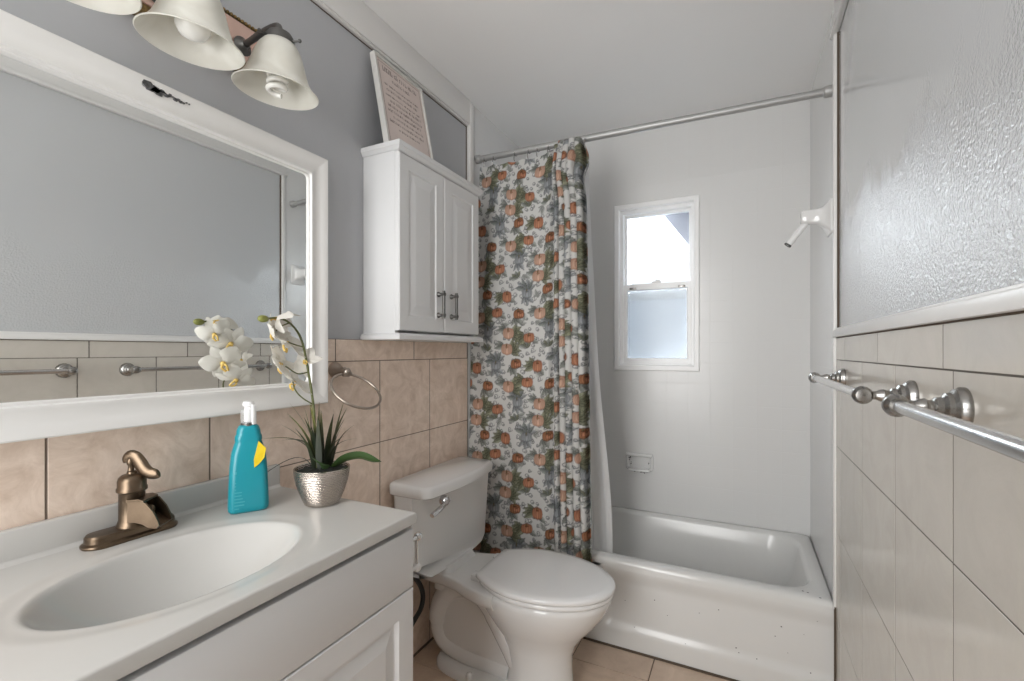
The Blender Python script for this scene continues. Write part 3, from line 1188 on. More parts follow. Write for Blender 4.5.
def build_toilet():
    cy = 1.590
    t = thing('toilet', (0.45, cy, 0.0), 'white porcelain toilet with the lid down beside the vanity', 'toilet')
    # ---- bowl with pedestal
    bm = B()
    ring_loft(bm, [egg(.40, .665, .105, 0.0, cy), egg(.40, .665, .105, .012, cy), egg(.41, .655, .094, .03, cy), egg(.415, .650, .090, .10, cy),
                   egg(.405, .652, .092, .16, cy), egg(.39, .67, .102, .20, cy), egg(.36, .705, .128, .245, cy), egg(.335, .745, .155, .29, cy),
                   egg(.31, .776, .174, .335, cy), egg(.30, .790, .183, .365, cy), egg(.30, .793, .184, .378, cy), egg(.302, .790, .181, .386, cy),
                   egg(.31, .780, .172, .390, cy)])
    # rear deck that carries the tank
    def deck(z, g):
        hw = [(.045, .105), (.10, .11), (.17, .115), (.235, .13), (.30, .158), (.36, .175), (.42, .18)]
        L = [Vector((x, cy - h - g, z)) for x, h in hw]
        Rr = [Vector((x, cy + h + g, z)) for x, h in reversed(hw)]
        return L + Rr
    ring_loft(bm, [deck(.335, -.022), deck(.345, -.006), deck(.36, 0), deck(.386, 0), deck(.391, -.005), deck(.392, -.014)])
    # seat-height shoulder under the tank
    ring_loft(bm, [[Vector((p.x, p.y, z)) for p in rrect(.115, cy, .14 + a, .20 + a, .03, 0)] for z, a in ((.388, .03), (.40, .01), (.415, 0))])
    fin('bowl', bm, M['porcelain'], t, angle=50)
    # ---- exposed trapway at the rear
    bm = B()
    path = spline([(.46, cy, .09), (.41, cy, .17), (.345, cy, .262), (.275, cy, .318), (.185, cy, .312), (.115, cy, .245), (.095, cy, .15), (.125, cy, .08), (.22, cy, .052), (.33, cy, .045), (.42, cy, .04)], 6)
    tube(bm, path, [.058 if k < 12 else (.055 if k < 36 else .05) for k in range(len(path))], 18, flat=(1.32, .95))
    # web between the bends and the floor flange
    ring_loft(bm, [[Vector((x, y, z)) for x, z in ((.12, .04), (.45, .03), (.43, .18), (.36, .27), (.28, .32), (.18, .30), (.11, .2))] for y in (cy - .05, cy + .05)])
    ring_loft(bm, [egg(.09, .62, .112, 0.0, cy, back=3), egg(.09, .62, .112, .018, cy, back=3), egg(.10, .61, .100, .032, cy, back=3)])
    ring_loft(bm, [[Vector((p.x, p.y, z)) for p in rrect(.12, cy, .07, .14, .03, 0)] for z in (.30, .36)])
    fin('trapway', bm, M['porcelain'], t, angle=50)
    for sy in (-1, 1):
        bm = B()
        lathe(bm, [(.015, 0), (.015, .008), (.011, .018), (.004, .022)], (.28, cy + sy * .098, .016), seg=14)
        fin('bolt_cap', bm, M['porcelain'], t)

    # ---- tank
    def tk(x0, x1, hw, z, bow, r=.022, n=7):
        pts = []
        base = rrect((x0 + x1) / 2, cy, x1 - x0, 2 * hw, r, z, n)
        # densify the front edge so that it can bow
        out = []
        for a, b in zip(base, base[1:] + base[:1]):
            out.append(a)
            if (a - b).length > .08:
                for k in range(1, 12):
                    out.append(a.lerp(b, k / 12))
        for p in out:
            if p.x > (x0 + x1) / 2:
                f = 1 - ((p.y - cy) / hw) ** 2
                p.x += bow * f * min(1, (p.x - (x0 + x1) / 2) / ((x1 - x0) / 2))
        return out
    bm = B()
    ring_loft(bm, [tk(.045, .150, .185, .400, .012, .03), tk(.032, .166, .215, .412, .018, .03), tk(.026, .172, .225, .44, .020, .03), tk(.022, .178, .232, .58, .022, .03), tk(.020, .184, .238, .716, .022, .03)])
    fin('tank', bm, M['porcelain'], t, angle=50)
    bm = B()
    ring_loft(bm, [tk(.014, .190, .244, .713, .024, .028), tk(.010, .196, .250, .718, .025, .03), tk(.010, .197, .251, .748, .025, .03),
                   tk(.013, .194, .248, .755, .025, .03), tk(.020, .187, .241, .759, .024, .028)])
    fin('tank_lid', bm, M['porcelain'], t, angle=50)
    # ---- flush lever
    py, pz, px = cy - .150, .690, .205
    bm = B()
    lathe(bm, [(.019, -.012), (.019, .004), (.016, .010), (.008, .013)], (px, py, pz), (1, 0, 0), 20)
    tube(bm, spline([(px + .011, py + .008, pz + .001), (px + .013, py - .020, pz - .005), (px + .015, py - .060, pz - .014), (px + .014, py - .100, pz - .023)], 4), [.008, .008, .008, .0085, .009, .0095, .010, .0105, .011, .0115, .0115, .011, .0095], 12, flat=(1, .8))
    fin('flush_lever', bm, M['chrome'], t)['label'] = 'chrome flush lever'

    # ---- seat and lid
    def so(xb, xf, hw, z):
        xm = xb + (xf - xb) * .40
        pts = []
        for k in range(33):
            t = -PI / 2 + PI * k / 32
            pts.append(Vector((xm + (xf - xm) * math.cos(t), cy + hw * math.sin(t), z)))
        hb = hw * .60
        for k in range(1, 13):
            f = k / 12
            pts.append(Vector((xm + (xb - xm) * f, cy + hb + (hw - hb) * math.cos(f * PI / 2) ** .9, z)))
        for k in range(1, 8):
            pts.append(Vector((xb - .004 * math.sin(PI * k / 8), cy + hb - 2 * hb * k / 8, z)))
        for k in range(12, 0, -1):
            f = k / 12
            pts.append(Vector((xm + (xb - xm) * f, cy - hb - (hw - hb) * math.cos(f * PI / 2) ** .9, z)))
        return pts
    bm = B()
    ring_loft(bm, [so(.335, .795, .184, .391), so(.332, .800, .188, .396), so(.332, .800, .188, .404), so(.336, .796, .184, .408)])
    fin('seat', bm, M['seat_plastic'], t, angle=50)
    bm = B()
    ring_loft(bm, [so(.322, .802, .189, .4105), so(.318, .806, .193, .415), so(.318, .806, .193, .425), so(.322, .802, .189, .4295), so(.345, .775, .168, .4325), so(.42, .66, .10, .435)])
    fin('toilet_lid', bm, M['seat_plastic'], t, angle=50)
    for sy in (-1, 1):
        bm = B()
        box(bm, .288, .345, cy + sy * .085 - .02, cy + sy * .085 + .02, .390, .414, .005)
        fin('hinge', bm, M['seat_plastic'], t)


build_toilet()


def build_supply():
    t = thing('water_supply_line', (.03, 1.40, .15), 'black flexible water hose between the wall valve and toilet tank', 'hose')
    bm = B()
    tube(bm, spline([(.062, 1.415, .402), (.066, 1.437, .375), (.070, 1.470, .325), (.070, 1.484, .280), (.070, 1.472, .240), (.068, 1.440, .215), (.064, 1.410, .19), (.060, 1.400, .172)], 6), .0095, 12)
    fin('hose', bm, M['hose'], t)
    bm = B()
    lathe(bm, [(.026, 0), (.026, .004), (.010, .008), (.010, .05), (.013, .052), (.013, .075), (.008, .078)], (0.001, 1.40, .15), (1, 0, 0), 18)
    sphere(bm, (.045, 1.385, .15), .014, 12, (.6, 1, 1.2))
    fin('shutoff_valve', bm, M['chrome'], t)


build_supply()


# ------------------------------------------------------------------ vanity
VZ, VX, VY0, VY1 = 0.865, 0.503, 0.008, 0.891


def build_vanity():
    t = thing('vanity_cabinet', (.25, .45, 0), 'white vanity cabinet with a panelled door under the sink top', 'cabinet')
    x1 = VX - .0235
    bm = B()
    ya, yb, zt_ = VY0 + .008, VY1 - .010, VZ - .0262
    box(bm, .004, x1, ya, ya + .016, .09, zt_)
    box(bm, .004, x1, yb - .016, yb, .09, zt_)
    box(bm, .0045, .010, ya + .015, yb - .015, .09, zt_ - .0005)
    box(bm, .005, x1 - .0005, ya + .015, yb - .015, .0905, .106)
    box(bm, x1 - .018, x1 - .0003, ya + .015, yb - .015, .66, zt_ - .0007)
    box(bm, x1 - .018, x1 - .0003, ya + .015, yb - .015, .1055, .13)
    box(bm, x1 - .018, x1 - .0006, (ya + yb) / 2 - .02, (ya + yb) / 2 + .02, .125, .665)
    box(bm, .006, x1 - .06, VY0 + .012, VY1 - .014, 0, .0895)
    fin('carcass', bm, M['vanity_white'], t, smooth=False)

    def panel(nm, y0, y1, z0, z1, raised=True):
        bm = B()
        xf = x1 + .019
        if not raised:
            box(bm, x1 + .0005, xf, y0, y1, z0, z1, .0025)
            return fin(nm, bm, M['vanity_white'], t)
        fr = .052

        def rc(x, i):
            return [Vector((x, y0 + i, z0 + i)), Vector((x, y1 - i, z0 + i)), Vector((x, y1 - i, z1 - i)), Vector((x, y0 + i, z1 - i))]
        ring_loft(bm, [rc(x1 + .0005, 0), rc(xf - .002, 0), rc(xf, .002), rc(xf, fr), rc(xf - .009, fr + .008), rc(xf - .009, fr + .014), rc(xf - .002, fr + .042), rc(xf - .002, fr + .046)])
        return fin(nm, bm, M['vanity_white'], t, smooth=False)
    ym = (VY0 + VY1) / 2
    panel('drawer_front', VY0 + .010, VY1 - .006, .690, VZ - .038, False)
    panel('door', ym + .002, VY1 - .006, .10, .686)
    panel('door', VY0 + .010, ym - .002, .10, .686)

    # ---- moulded sink top
    t2 = thing('sink_top', (.25, .45, VZ - .025), 'white moulded sink top with an oval basin on the vanity', 'sink')
    bm = B()
    rd = [(-.006 * 0, 0)]
    xs = [(x, 0.0) for x in np.linspace(0.001, VX - .005, 118)] + [(VX - .003, -.0004), (VX - .001, -.0016), (VX, -.004), (VX, -.025)]
    ys = [(VY0, -.025), (VY0, -.006), (VY0 + .0018, -.003), (VY0 + .0045, -.0008)] + [(y, 0.0) for y in np.linspace(VY0 + .009, VY1 - .005, 205)] + \
         [(VY1 - .003, -.0004), (VY1 - .001, -.0016), (VY1, -.004), (VY1, -.025)]
    cx_, cy_, a_, b_ = .288, .495, .146, .214

    def depth(x, y):
        r = math.hypot((x - cx_) / a_, (y - cy_) / b_)
        ro = math.hypot((x - cx_) / (a_ + .036), (y - cy_) / (b_ + .040))
        d = .0030 * (1 - sstep(.88, 1.02, ro))
        q = 1 - r ** 2.3
        d += .112 * (math.sqrt(q * q + .0016) + q) / 2
        return d
    grid = []
    for y, dy in ys:
        grid.append([bm.verts.new((x, y, VZ - min(.025, -(dx + dy)) - (depth(x, y) if dx + dy == 0 else 0))) for x, dx in xs])
    for j in range(len(ys) - 1):
        for i in range(len(xs) - 1):
            bm.faces.new((grid[j][i], grid[j][i + 1], grid[j + 1][i + 1], grid[j + 1][i]))
    fin('countertop', bm, M['marble'], t2, angle=70)
    bm = B()
    box(bm, .0008, .020, VY0, VY1, VZ - .004, .927, .005, 3)
    # cove along the foot
    n = 6
    pts = [(.018, VZ + .012), (.0205, VZ + .006), (.024, VZ + .002), (.031, VZ - .0005)]
    ring_loft(bm, [[Vector((x, y, z)) for x, z in pts + [(.018, VZ - .001)]] for y in (VY0, VY1 - .004)])
    fin('backsplash', bm, M['marble'], t2)
    bm = B()
    zb = VZ - depth(cx_, cy_)
    lathe(bm, [(.022, -.002), (.022, .003), (.017, .0035), (.014, .0005)], (cx_, cy_, zb), seg=24)
    fin('drain', bm, M['bronze'], t2)


build_vanity()


# ------------------------------------------------------------------ faucet
def build_faucet():
    fx, fy, z0 = .060, .513, VZ
    t = thing('faucet', (fx, fy, z0), 'aged bronze pump-style faucet standing behind the sink basin', 'faucet')
    # stepped oblong base
    bm = B()

    def ob(w, d, z):
        return rrect(fx, fy, d, w, d / 2 - .0005, z0 + z, 10)
    ring_loft(bm, [ob(.166, .060, .0002), ob(.168, .062, .003), ob(.167, .061, .006), ob(.157, .051, .0095), ob(.156, .050, .019), ob(.151, .045, .023), ob(.148, .042, .0232)])
    fin('base_plate', bm, M['bronze'], t, angle=24)
    swing = Matrix.Translation((fx, fy, 0)) @ Matrix.Rotation(math.radians(33), 4, 'Z') @ Matrix.Translation((-fx, -fy, 0))
    bm = B()
    lathe(bm, [(.027, .020), (.027, .024), (.0245, .030), (.0225, .036), (.0222, .092), (.0235, .094)], (fx, fy, z0), seg=32)
    fin('body', bm, M['bronze'], t)
    bm = B()
    lathe(bm, [(.0235, .093), (.0262, .095), (.0262, .101), (.0245, .104), (.0245, .116), (.0225, .123), (.017, .128), (.009, .130), (.0085, .134), (.006, .136)], (fx, fy, z0), seg=32)
    fin('cap', bm, M['bronze'], t)
    # wide open spout: two cheeks, a sloping floor and a lip, reaching over the basin
    bm = B()
    hw = .0235
    side = [(.006, .078), (.026, .080), (.040, .073), (.054, .055), (.063, .036), (.066, .026), (.060, .020), (.045, .023), (.034, .030), (.020, .034), (.006, .034)]
    for s in (-1, 1):
        ring_loft(bm, [[Vector((fx + x, fy + s * (hw - th), z0 + z)) for x, z in side] for th in (0, .0045)])
    top = [(.004, .080), (.026, .0815), (.036, .078), (.036, .074), (.026, .077), (.004, .075)]
    ring_loft(bm, [[Vector((fx + x, fy + s * hw, z0 + z)) for x, z in top] for s in (-1, 1)])
    flo = [(.006, .052), (.030, .046), (.048, .034), (.063, .024), (.060, .019), (.044, .026), (.006, .040)]
    ring_loft(bm, [[Vector((fx + x, fy + s * (hw - .002), z0 + z)) for x, z in flo] for s in (-1, 1)])
    sphere(bm, (fx + .034, fy + .002, z0 + .055), .008, 10, (1.2, .8, 1))
    bmesh.ops.transform(bm, matrix=swing, verts=bm.verts)
    fin('spout', bm, M['bronze'], t, angle=35)
    # swan-like lever
    bm = B()
    p = spline([(fx - .008, fy, z0 + .153), (fx - .0085, fy, z0 + .161), (fx - .002, fy, z0 + .1665), (fx + .007, fy, z0 + .163), (fx + .015, fy, z0 + .152),
                (fx + .023, fy, z0 + .139), (fx + .033, fy, z0 + .130), (fx + .045, fy, z0 + .1275), (fx + .052, fy, z0 + .130)], 4)
    n = len(p)
    r = [.0055 + .0055 * math.sin(PI * min(1, k / n * 1.25)) if k < n * .72 else .0085 for k in range(n)]
    r = [.0062, .0068] + [.0070 + .0030 * math.sin(PI * min(1, k / (n - 3))) for k in range(n - 4)] + [.0070, .0045]
    tube(bm, p, r, 14, flat=(1.35, .72))
    lathe(bm, [(.0075, .132), (.0055, .137), (.0050, .146), (.0075, .150), (.0080, .157), (.005, .162)], (fx - .002, fy, z0), seg=18)
    bmesh.ops.transform(bm, matrix=swing, verts=bm.verts)
    fin('lever', bm, M['bronze'], t)


build_faucet()


# ------------------------------------------------------------------ mirror
def build_mirror():
    y0, y1, z0, z1 = -0.03, 1.027, 1.090, 1.839
    t = thing('mirror', (0, .5, z0), 'wide wall mirror in a white painted frame above the sink', 'mirror')
    bm = B()

    def rc(x, i, r=0.0):
        if r <= 0:
            return [Vector((x, a, b)) for a, b in ((y0 + i, z0 + i), (y1 - i, z0 + i), (y1 - i, z1 - i), (y0 + i, z1 - i)) for _ in range(1)]
        return None

    def rr_(x, i, r):
        return [Vector((x, p.x, p.y)) for p in rrect((y0 + y1) / 2, (z0 + z1) / 2, y1 - y0 - 2 * i, z1 - z0 - 2 * i, r, 0, 5)]
    ring_loft(bm, [rr_(.001, 0, .001), rr_(.056, 0, .001), rr_(.060, .003, .001), rr_(.060, .018, .002), rr_(.0565, .024, .003), rr_(.0555, .05, .004),
                   rr_(.0575, .054, .006), rr_(.0575, .060, .008), rr_(.051, .063, .010), rr_(.051, .067, .012), rr_(.047, .069, .014), rr_(.036, .070, .014)], cap0=False, cap1=False)
    fin('frame', bm, M['trim'], t, angle=30)
    bm = B()
    i = .066
    a, b, c, d = y0 + i, y1 - i, z0 + i, z1 - i
    ymid = (a + b) / 2
    k = math.tan(math.radians(0.42))
    ring_loft(bm, [[Vector((x + (yy - ymid) * k, yy, zz)) for yy, zz in ((a, c), (b, c), (b, d), (a, d))] for x in (.036, .0425)])
    fin('mirror_glass', bm, M['mirror'], t, smooth=False)
    bm = B()
    rnd = random.Random(2)
    for k in range(16):
        f = k / 15
        y, z = .540 + f * .085, 1.818 - f * .002 + rnd.uniform(-.004, .004)
        r = (.0085 if k < 5 else .0055) * rnd.uniform(.6, 1.1) * (1 - .6 * f)
        ring_loft(bm, [[Vector((x, y + 1.4 * r * rnd.uniform(.7, 1.2) * math.cos(q), z + r * rnd.uniform(.7, 1.2) * math.sin(q))) for q in (0, 1.05, 2.1, 3.14, 4.2, 5.25)] for x in (.0555, .0607 if z > 1.821 else .0605)])
    fin('paint_chip', bm, mat('chip_grey', (.14, .14, .145), .4, noise=(160, 1.0, (.02, .02, .02))), t, smooth=False)['label'] = 'dark chip in the white paint'


build_mirror()


# ------------------------------------------------------------------ vanity light
def build_light():
    py0, py1, pz0, pz1 = .325, .838, 1.992, 2.130
    t = thing('vanity_light', (0, .58, pz0), 'bath light bar with three cream glass bell shades above the mirror', 'wall lamp')
    bm = B()
    box(bm, -.007, .010, py0, py1, pz0, pz1, .003)
    # rope edge
    for z in (pz0 + .005, pz1 - .005):
        for k in range(52):
            y = py0 + .006 + k * (py1 - py0 - .012) / 51
            sphere(bm, (.012, y, z), .0046, 6)
    for y in (py0 + .005, py1 - .005):
        for k in range(12):
            sphere(bm, (.012, y, pz0 + .012 + k * (pz1 - pz0 - .024) / 11), .0046, 6)
    fin('back_plate', bm, M['brass'], t)
    bm = B()
    box(bm, .009, .015, py0 + .013, py1 - .013, pz0 + .030, pz1 - .013, .002)
    fin('plate_panel', bm, M['copper'], t)['label'] = 'pinkish polished plate'
    cx = .152
    for n, cy in enumerate((.380, .580, .780)):
        tilt = Vector((.10, 0.0, 1)).normalized()
        top = Vector((cx + .012, cy, 2.024))
        bm = B()
        tube(bm, spline([(.012, cy, 2.056), (.05, cy, 2.060), (.10, cy, 2.068), (cx + .004, cy, 2.066), (cx + .010, cy, 2.040)], 5), .008, 12)
        lathe(bm, [(.020, 0), (.024, .004), (.014, .012), (.010, .02)], (.014, cy, 2.056), (1, 0, 0), 20)
        fin('lamp_arm', bm, M['pewter'], t)
        q = -tilt
        bm = B()
        lathe(bm, [(.012, -.024), (.026, -.020), (.034, -.008), (.034, .010), (.030, .012)], top, q, 28)
        for k in range(3):
            a = 2 * PI * k / 3 + .4
            d = Vector((math.cos(a), math.sin(a), 0))
            tube(bm, [top + d * .030, top + d * .050], .0026, 8)
            sphere(bm, tuple(top + d * .051), .005, 8)
        fin('shade_fitter', bm, M['pewter'], t)
        prof_o = [(.030, 0), (.037, .006), (.047, .024), (.055, .048), (.061, .074), (.067, .100), (.074, .124), (.083, .143), (.094, .157), (.0985, .162)]
        prof = prof_o + [(.0965, .1640), (.0905, .158), (.0795, .144), (.0705, .124), (.0635, .100), (.0575, .074), (.0515, .048), (.0435, .024), (.030, .010)]
        prof = [(r_, z_ * .75) for r_, z_ in prof]
        bm = B()
        lathe(bm, prof, top, q, 48, cap0=False, cap1=False)
        fin('shade', bm, M['shade_glass'], t, angle=70)
        bm = B()
        if n < 2:
            lathe(bm, [(.014, .002), (.014, .024), (.018, .034), (.026, .046), (.032, .061), (.034, .076), (.032, .091), (.024, .104), (.012, .1105), (.001, .112)], top, q, 28)
            fin('globe_bulb', bm, M['bulb'], t)
        else:
            lathe(bm, [(.013, .008), (.013, .034), (.021, .038), (.021, .066), (.017, .070)], top, q, 24)
            qm = Vector((0, 0, 1)).rotation_difference(q)
            pts = []
            for k in range(61):
                a = k / 60 * 2 * PI * 3.2
                pts.append(top + qm @ Vector((.0195 * math.cos(a), .0195 * math.sin(a), .070 + .054 * k / 60)))
            tube(bm, pts, .0062, 10)
            fin('spiral_bulb', bm, M['bulb'], t)


build_light()


# ------------------------------------------------------------------ wall cabinet above the toilet
CY0, CY1, CZ0, CZ1, CXF = 1.240, 1.776, 1.311, 1.937, .137


def build_cabinet():
    t = thing('wall_cabinet', (0, 1.54, CZ0), 'white two-door wall cabinet hung above the toilet', 'cabinet')
    bm = B()
    box(bm, -.007, CXF, CY0, CY1, CZ0 + .022, CZ1, .0015)
    box(bm, -.0065, CXF - .035, CY0 + .0002, CY1 - .0002, CZ0, CZ0 + .024)
    box(bm, -.0060, CXF - .0002, CY0 + .0001, CY0 + .014, CZ0 + .0002, CZ0 + .0235)
    box(bm, -.0060, CXF - .0002, CY1 - .014, CY1 - .0001, CZ0 + .0002, CZ0 + .0235)
    fin('carcass', bm, M['cabinet_white'], t, smooth=False)
    bm = B()

    def rc(e, z):
        return [Vector((-.007, CY0 - e, z)), Vector((CXF + .018 + e, CY0 - e, z)), Vector((CXF + .018 + e, CY1 + e, z)), Vector((-.007, CY1 + e, z))]
    ring_loft(bm, [rc(-.002, CZ1 - .001), rc(.004, CZ1 + .002), rc(.010, CZ1 + .012), rc(.012, CZ1 + .013), rc(.012, CZ1 + .028), rc(.009, CZ1 + .031)])
    fin('crown', bm, M['cabinet_white'], t, smooth=False)
    bm = B()
    ring_loft(bm, [rc(.012, CZ0 - .022), rc(.014, CZ0 - .020), rc(.014, CZ0 - .008), rc(.008, CZ0 - .002), rc(.002, CZ0 + .001)])
    fin('base_ledge', bm, M['cabinet_white'], t, smooth=False)
    ym = (CY0 + CY1) / 2
    for y0, y1, hy in ((CY0 + .001, ym - .0015, ym - .040), (ym + .0015, CY1 - .001, ym + .048)):
        z0, z1 = CZ0 + .010, CZ1 - .003
        bm = B()

        def rd(x, i):
            return [Vector((x, y0 + i, z0 + i)), Vector((x, y1 - i, z0 + i)), Vector((x, y1 - i, z1 - i)), Vector((x, y0 + i, z1 - i))]
        xf = CXF + .018
        ring_loft(bm, [rd(CXF + .0006, 0), rd(xf - .004, 0), rd(xf, .004), rd(xf, .050), rd(xf - .004, .055), rd(xf - .004, .060), rd(xf - .0005, .092), rd(xf - .0005, .096)])
        d = fin('door', bm, M['cabinet_white'], t, smooth=False)
        bm = B()
        za, zb = 1.387, 1.467
        for z in (za, zb):
            lathe(bm, [(.0105, 0), (.0105, .003), (.006, .009), (.0052, .021), (.0078, .023), (.0078, .031), (.005, .033)], (xf, hy, z), (1, 0, 0), 14)
        tube(bm, [(xf + .026, hy, za - .013), (xf + .026, hy, za - .009), (xf + .026, hy, zb + .009), (xf + .026, hy, zb + .013)], .0058, 12)
        fin('handle', bm, M['pewter'], d)['label'] = 'dark pewter bar handle'


build_cabinet()


# ------------------------------------------------------------------ framed sign leaning on top of the cabinet
def build_sign():
    base = Vector((.079, 1.390, CZ1 + .0315))
    t = thing('framed_sign', base, 'small framed pinkish text print leaning on top of the wall cabinet', 'picture')
    wd, ht, th = .275, .352, .022
    up = Vector((-.072, 0, .365)).normalized()
    side = Vector((0, 1, 0))
    nrm = side.cross(up).normalized()
    if nrm.x < 0:
        nrm = -nrm
    o = base + Vector((0, -wd / 2, 0))

    def P(a, b, h):
        return o + side * a + up * b + nrm * h

    def slab(bm, a0, a1, b0, b1, h0, h1):
        ring_loft(bm, [[P(a0, b0, h), P(a1, b0, h), P(a1, b1, h), P(a0, b1, h)] for h in (h0, h1)])
    bm = B()

    def fr(i, h):
        return [P(i, i, h), P(wd - i, i, h), P(wd - i, ht - i, h), P(i, ht - i, h)]
    ring_loft(bm, [fr(0, 0), fr(0, th - .001), fr(.001, th), fr(.008, th), fr(.0105, th - .003), fr(.0105, th - .006)], cap0=True, cap1=False)
    fin('frame', bm, M['sign_frame'], t, smooth=False)
    bm = B()
    slab(bm, .0100, wd - .0100, .0100, ht - .0100, th - .009, th - .006)
    fin('print', bm, M['sign_paper'], t, smooth=False)
    # worn lettering, too small to read: word-like rows of strokes, plus a thin border
    bm = B()
    rnd = random.Random(9)
    z0, z1 = th - .006, th - .0054
    e = .020
    for a0, a1, b0, b1 in ((e, wd - e, e, e + .0012), (e, wd - e, ht - e - .0012, ht - e), (e, e + .0012, e, ht - e), (wd - e - .0012, wd - e, e, ht - e)):
        slab(bm, a0, a1, b0, b1, z0, z1)
    rows = [(ht - .052, .020, .040, wd - .040, .0035), (ht - .078, .013, .085, wd - .085, .003)]
    b = ht - .105
    for k in range(9):
        ind = (.036, .045, .036, .055, .04, .036, .06, .036, .08)[k]
        rows.append((b, (.008, .010, .007, .012, .011, .011, .009, .010, .008)[k], ind, wd - (.036, .05, .04, .036, .038, .05, .036, .045, .07)[k], .0019))
        b -= .0205
    for b, h, a0, a1, st in rows:
        a = a0
        while a < a1 - .004:
            n = rnd.randint(2, 6)
            for _ in range(n):
                if a > a1 - .004:
                    break
                hh = h * rnd.choice((.75, .75, 1.0))
                slab(bm, a, a + st * .75, b, b + hh, z0, z1)
                k = rnd.random()
                if k < .7:
                    y = b + hh * rnd.choice((0, .45, .85))
                    slab(bm, a + st * .75, a + st * 2.0, y, y + st * .6, z0, z1)
                if k < .45:
                    slab(bm, a + st * 1.8, a + st * 2.5, b, b + hh * rnd.choice((.5, 1)), z0, z1)
                a += st * 3.1
            a += st * 2.2
    fin('lettering', bm, M['sign_ink'], t, smooth=False)


build_sign()


# ------------------------------------------------------------------ towel ring on the left wall
def post(bm, base, ax, L, r0=.030, seg=28):
    """stepped round rose and turned stem used on the bath hardware"""
    lathe(bm, [(r0, -.001), (r0, .005), (r0 * .90, .009), (r0 * .88, .012), (r0 * .72, .016), (r0 * .66, .021), (r0 * .50, .025), (r0 * .43, .033), (r0 * .34, .037),
               (r0 * .33, .042), (r0 * .40, .047), (r0 * .30, L * .80), (r0 * .30, L)], base, ax, seg)


RING_D1, RING_D2 = (.747, -.241, -.62), (.227, .968, -.103)


def build_ring():
    y, z = 1.104, 1.188
    t = thing('towel_ring', (0, y, z), 'brushed nickel towel ring on the beige tile beside the mirror', 'towel ring')
    bm = B()
    post(bm, (0.0, y, z), (1, 0, 0), .062, .026)
    fin('mount', bm, M['nickel_warm'], t)
    bm = B()
    sphere(bm, (.060, y - .004, z - .006), .0135, 18)
    lathe(bm, [(.0075, -.016), (.0095, -.010), (.0095, .010), (.0075, .016)], (.060, y - .004, z - .012), (0, 1, 0), 16)
    fin('knuckle', bm, M['nickel_warm'], t)
    bm = B()
    R = .080
    d1 = Vector(RING_D1).normalized()
    h_ = Vector(RING_D2)
    d2 = (h_ - d1 * h_.dot(d1)).normalized()
    c = Vector((.060, y - .004, z - .013)) + d1 * R
    pts = [c + d1 * R * math.cos(a) + d2 * R * math.sin(a) for a in [2 * PI * k / 48 for k in range(48)]]
    # closed loop
    n = len(pts)
    rings = []
    nz = d1.cross(d2).normalized()
    for k in range(n):
        tg = (pts[(k + 1) % n] - pts[k - 1]).normalized()
        u = tg.cross(nz).normalized()
        rings.append([pts[k] + u * .0042 * math.cos(a) + nz * .0042 * math.sin(a) for a in [2 * PI * q / 10 for q in range(10)]])
    rings.append(rings[0])
    ring_loft(bm, rings, False, False)
    fin('hoop', bm, M['nickel_warm'], t)


build_ring()


# ------------------------------------------------------------------ towel bars on the right wall
def build_bar(yA, yB, z, label):
    t = thing('towel_bar', (W, (yA + yB) / 2, z), label, 'towel bar', 'towel bars on the right wall')
    L = .080
    for y in (yA, yB):
        bm = B()
        lathe(bm, [(.031, -.001), (.031, .006), (.028, .010), (.0275, .013), (.0225, .017), (.0215, .023), (.0155, .027), (.0145, .034), (.0105, .037), (.010, .041),
                   (.0128, .046), (.0118, .051), (.0082, .058), (.0080, .063), (.011, .068), (.0135, .072)], (W, y, z), (-1, 0, 0), 30)
        p = fin('post', bm, M['nickel'], t)
        bm = B()
        s = -1 if y == min(yA, yB) else 1
        lathe(bm, [(.004, -.016), (.0125, -.014), (.0172, -.007), (.0178, 0), (.0165, .008), (.0135, .013), (.0125, .016)], (W - L, y, z), (0, -s, 0), 26)
        fin('socket', bm, M['nickel'], p)
    bm = B()
    tube(bm, [(W - L, yA + .004, z), (W - L, yB - .004, z)], .0098, 22)
    fin('bar', bm, M['nickel_bright'], t)


build_bar(1.128, 1.795, 1.163, 'brushed nickel towel bar on the cream tile, the one reaching toward the bathtub')
build_bar(0.290, 0.902, 1.166, 'brushed nickel towel bar on the cream tile, the one closer to the camera')


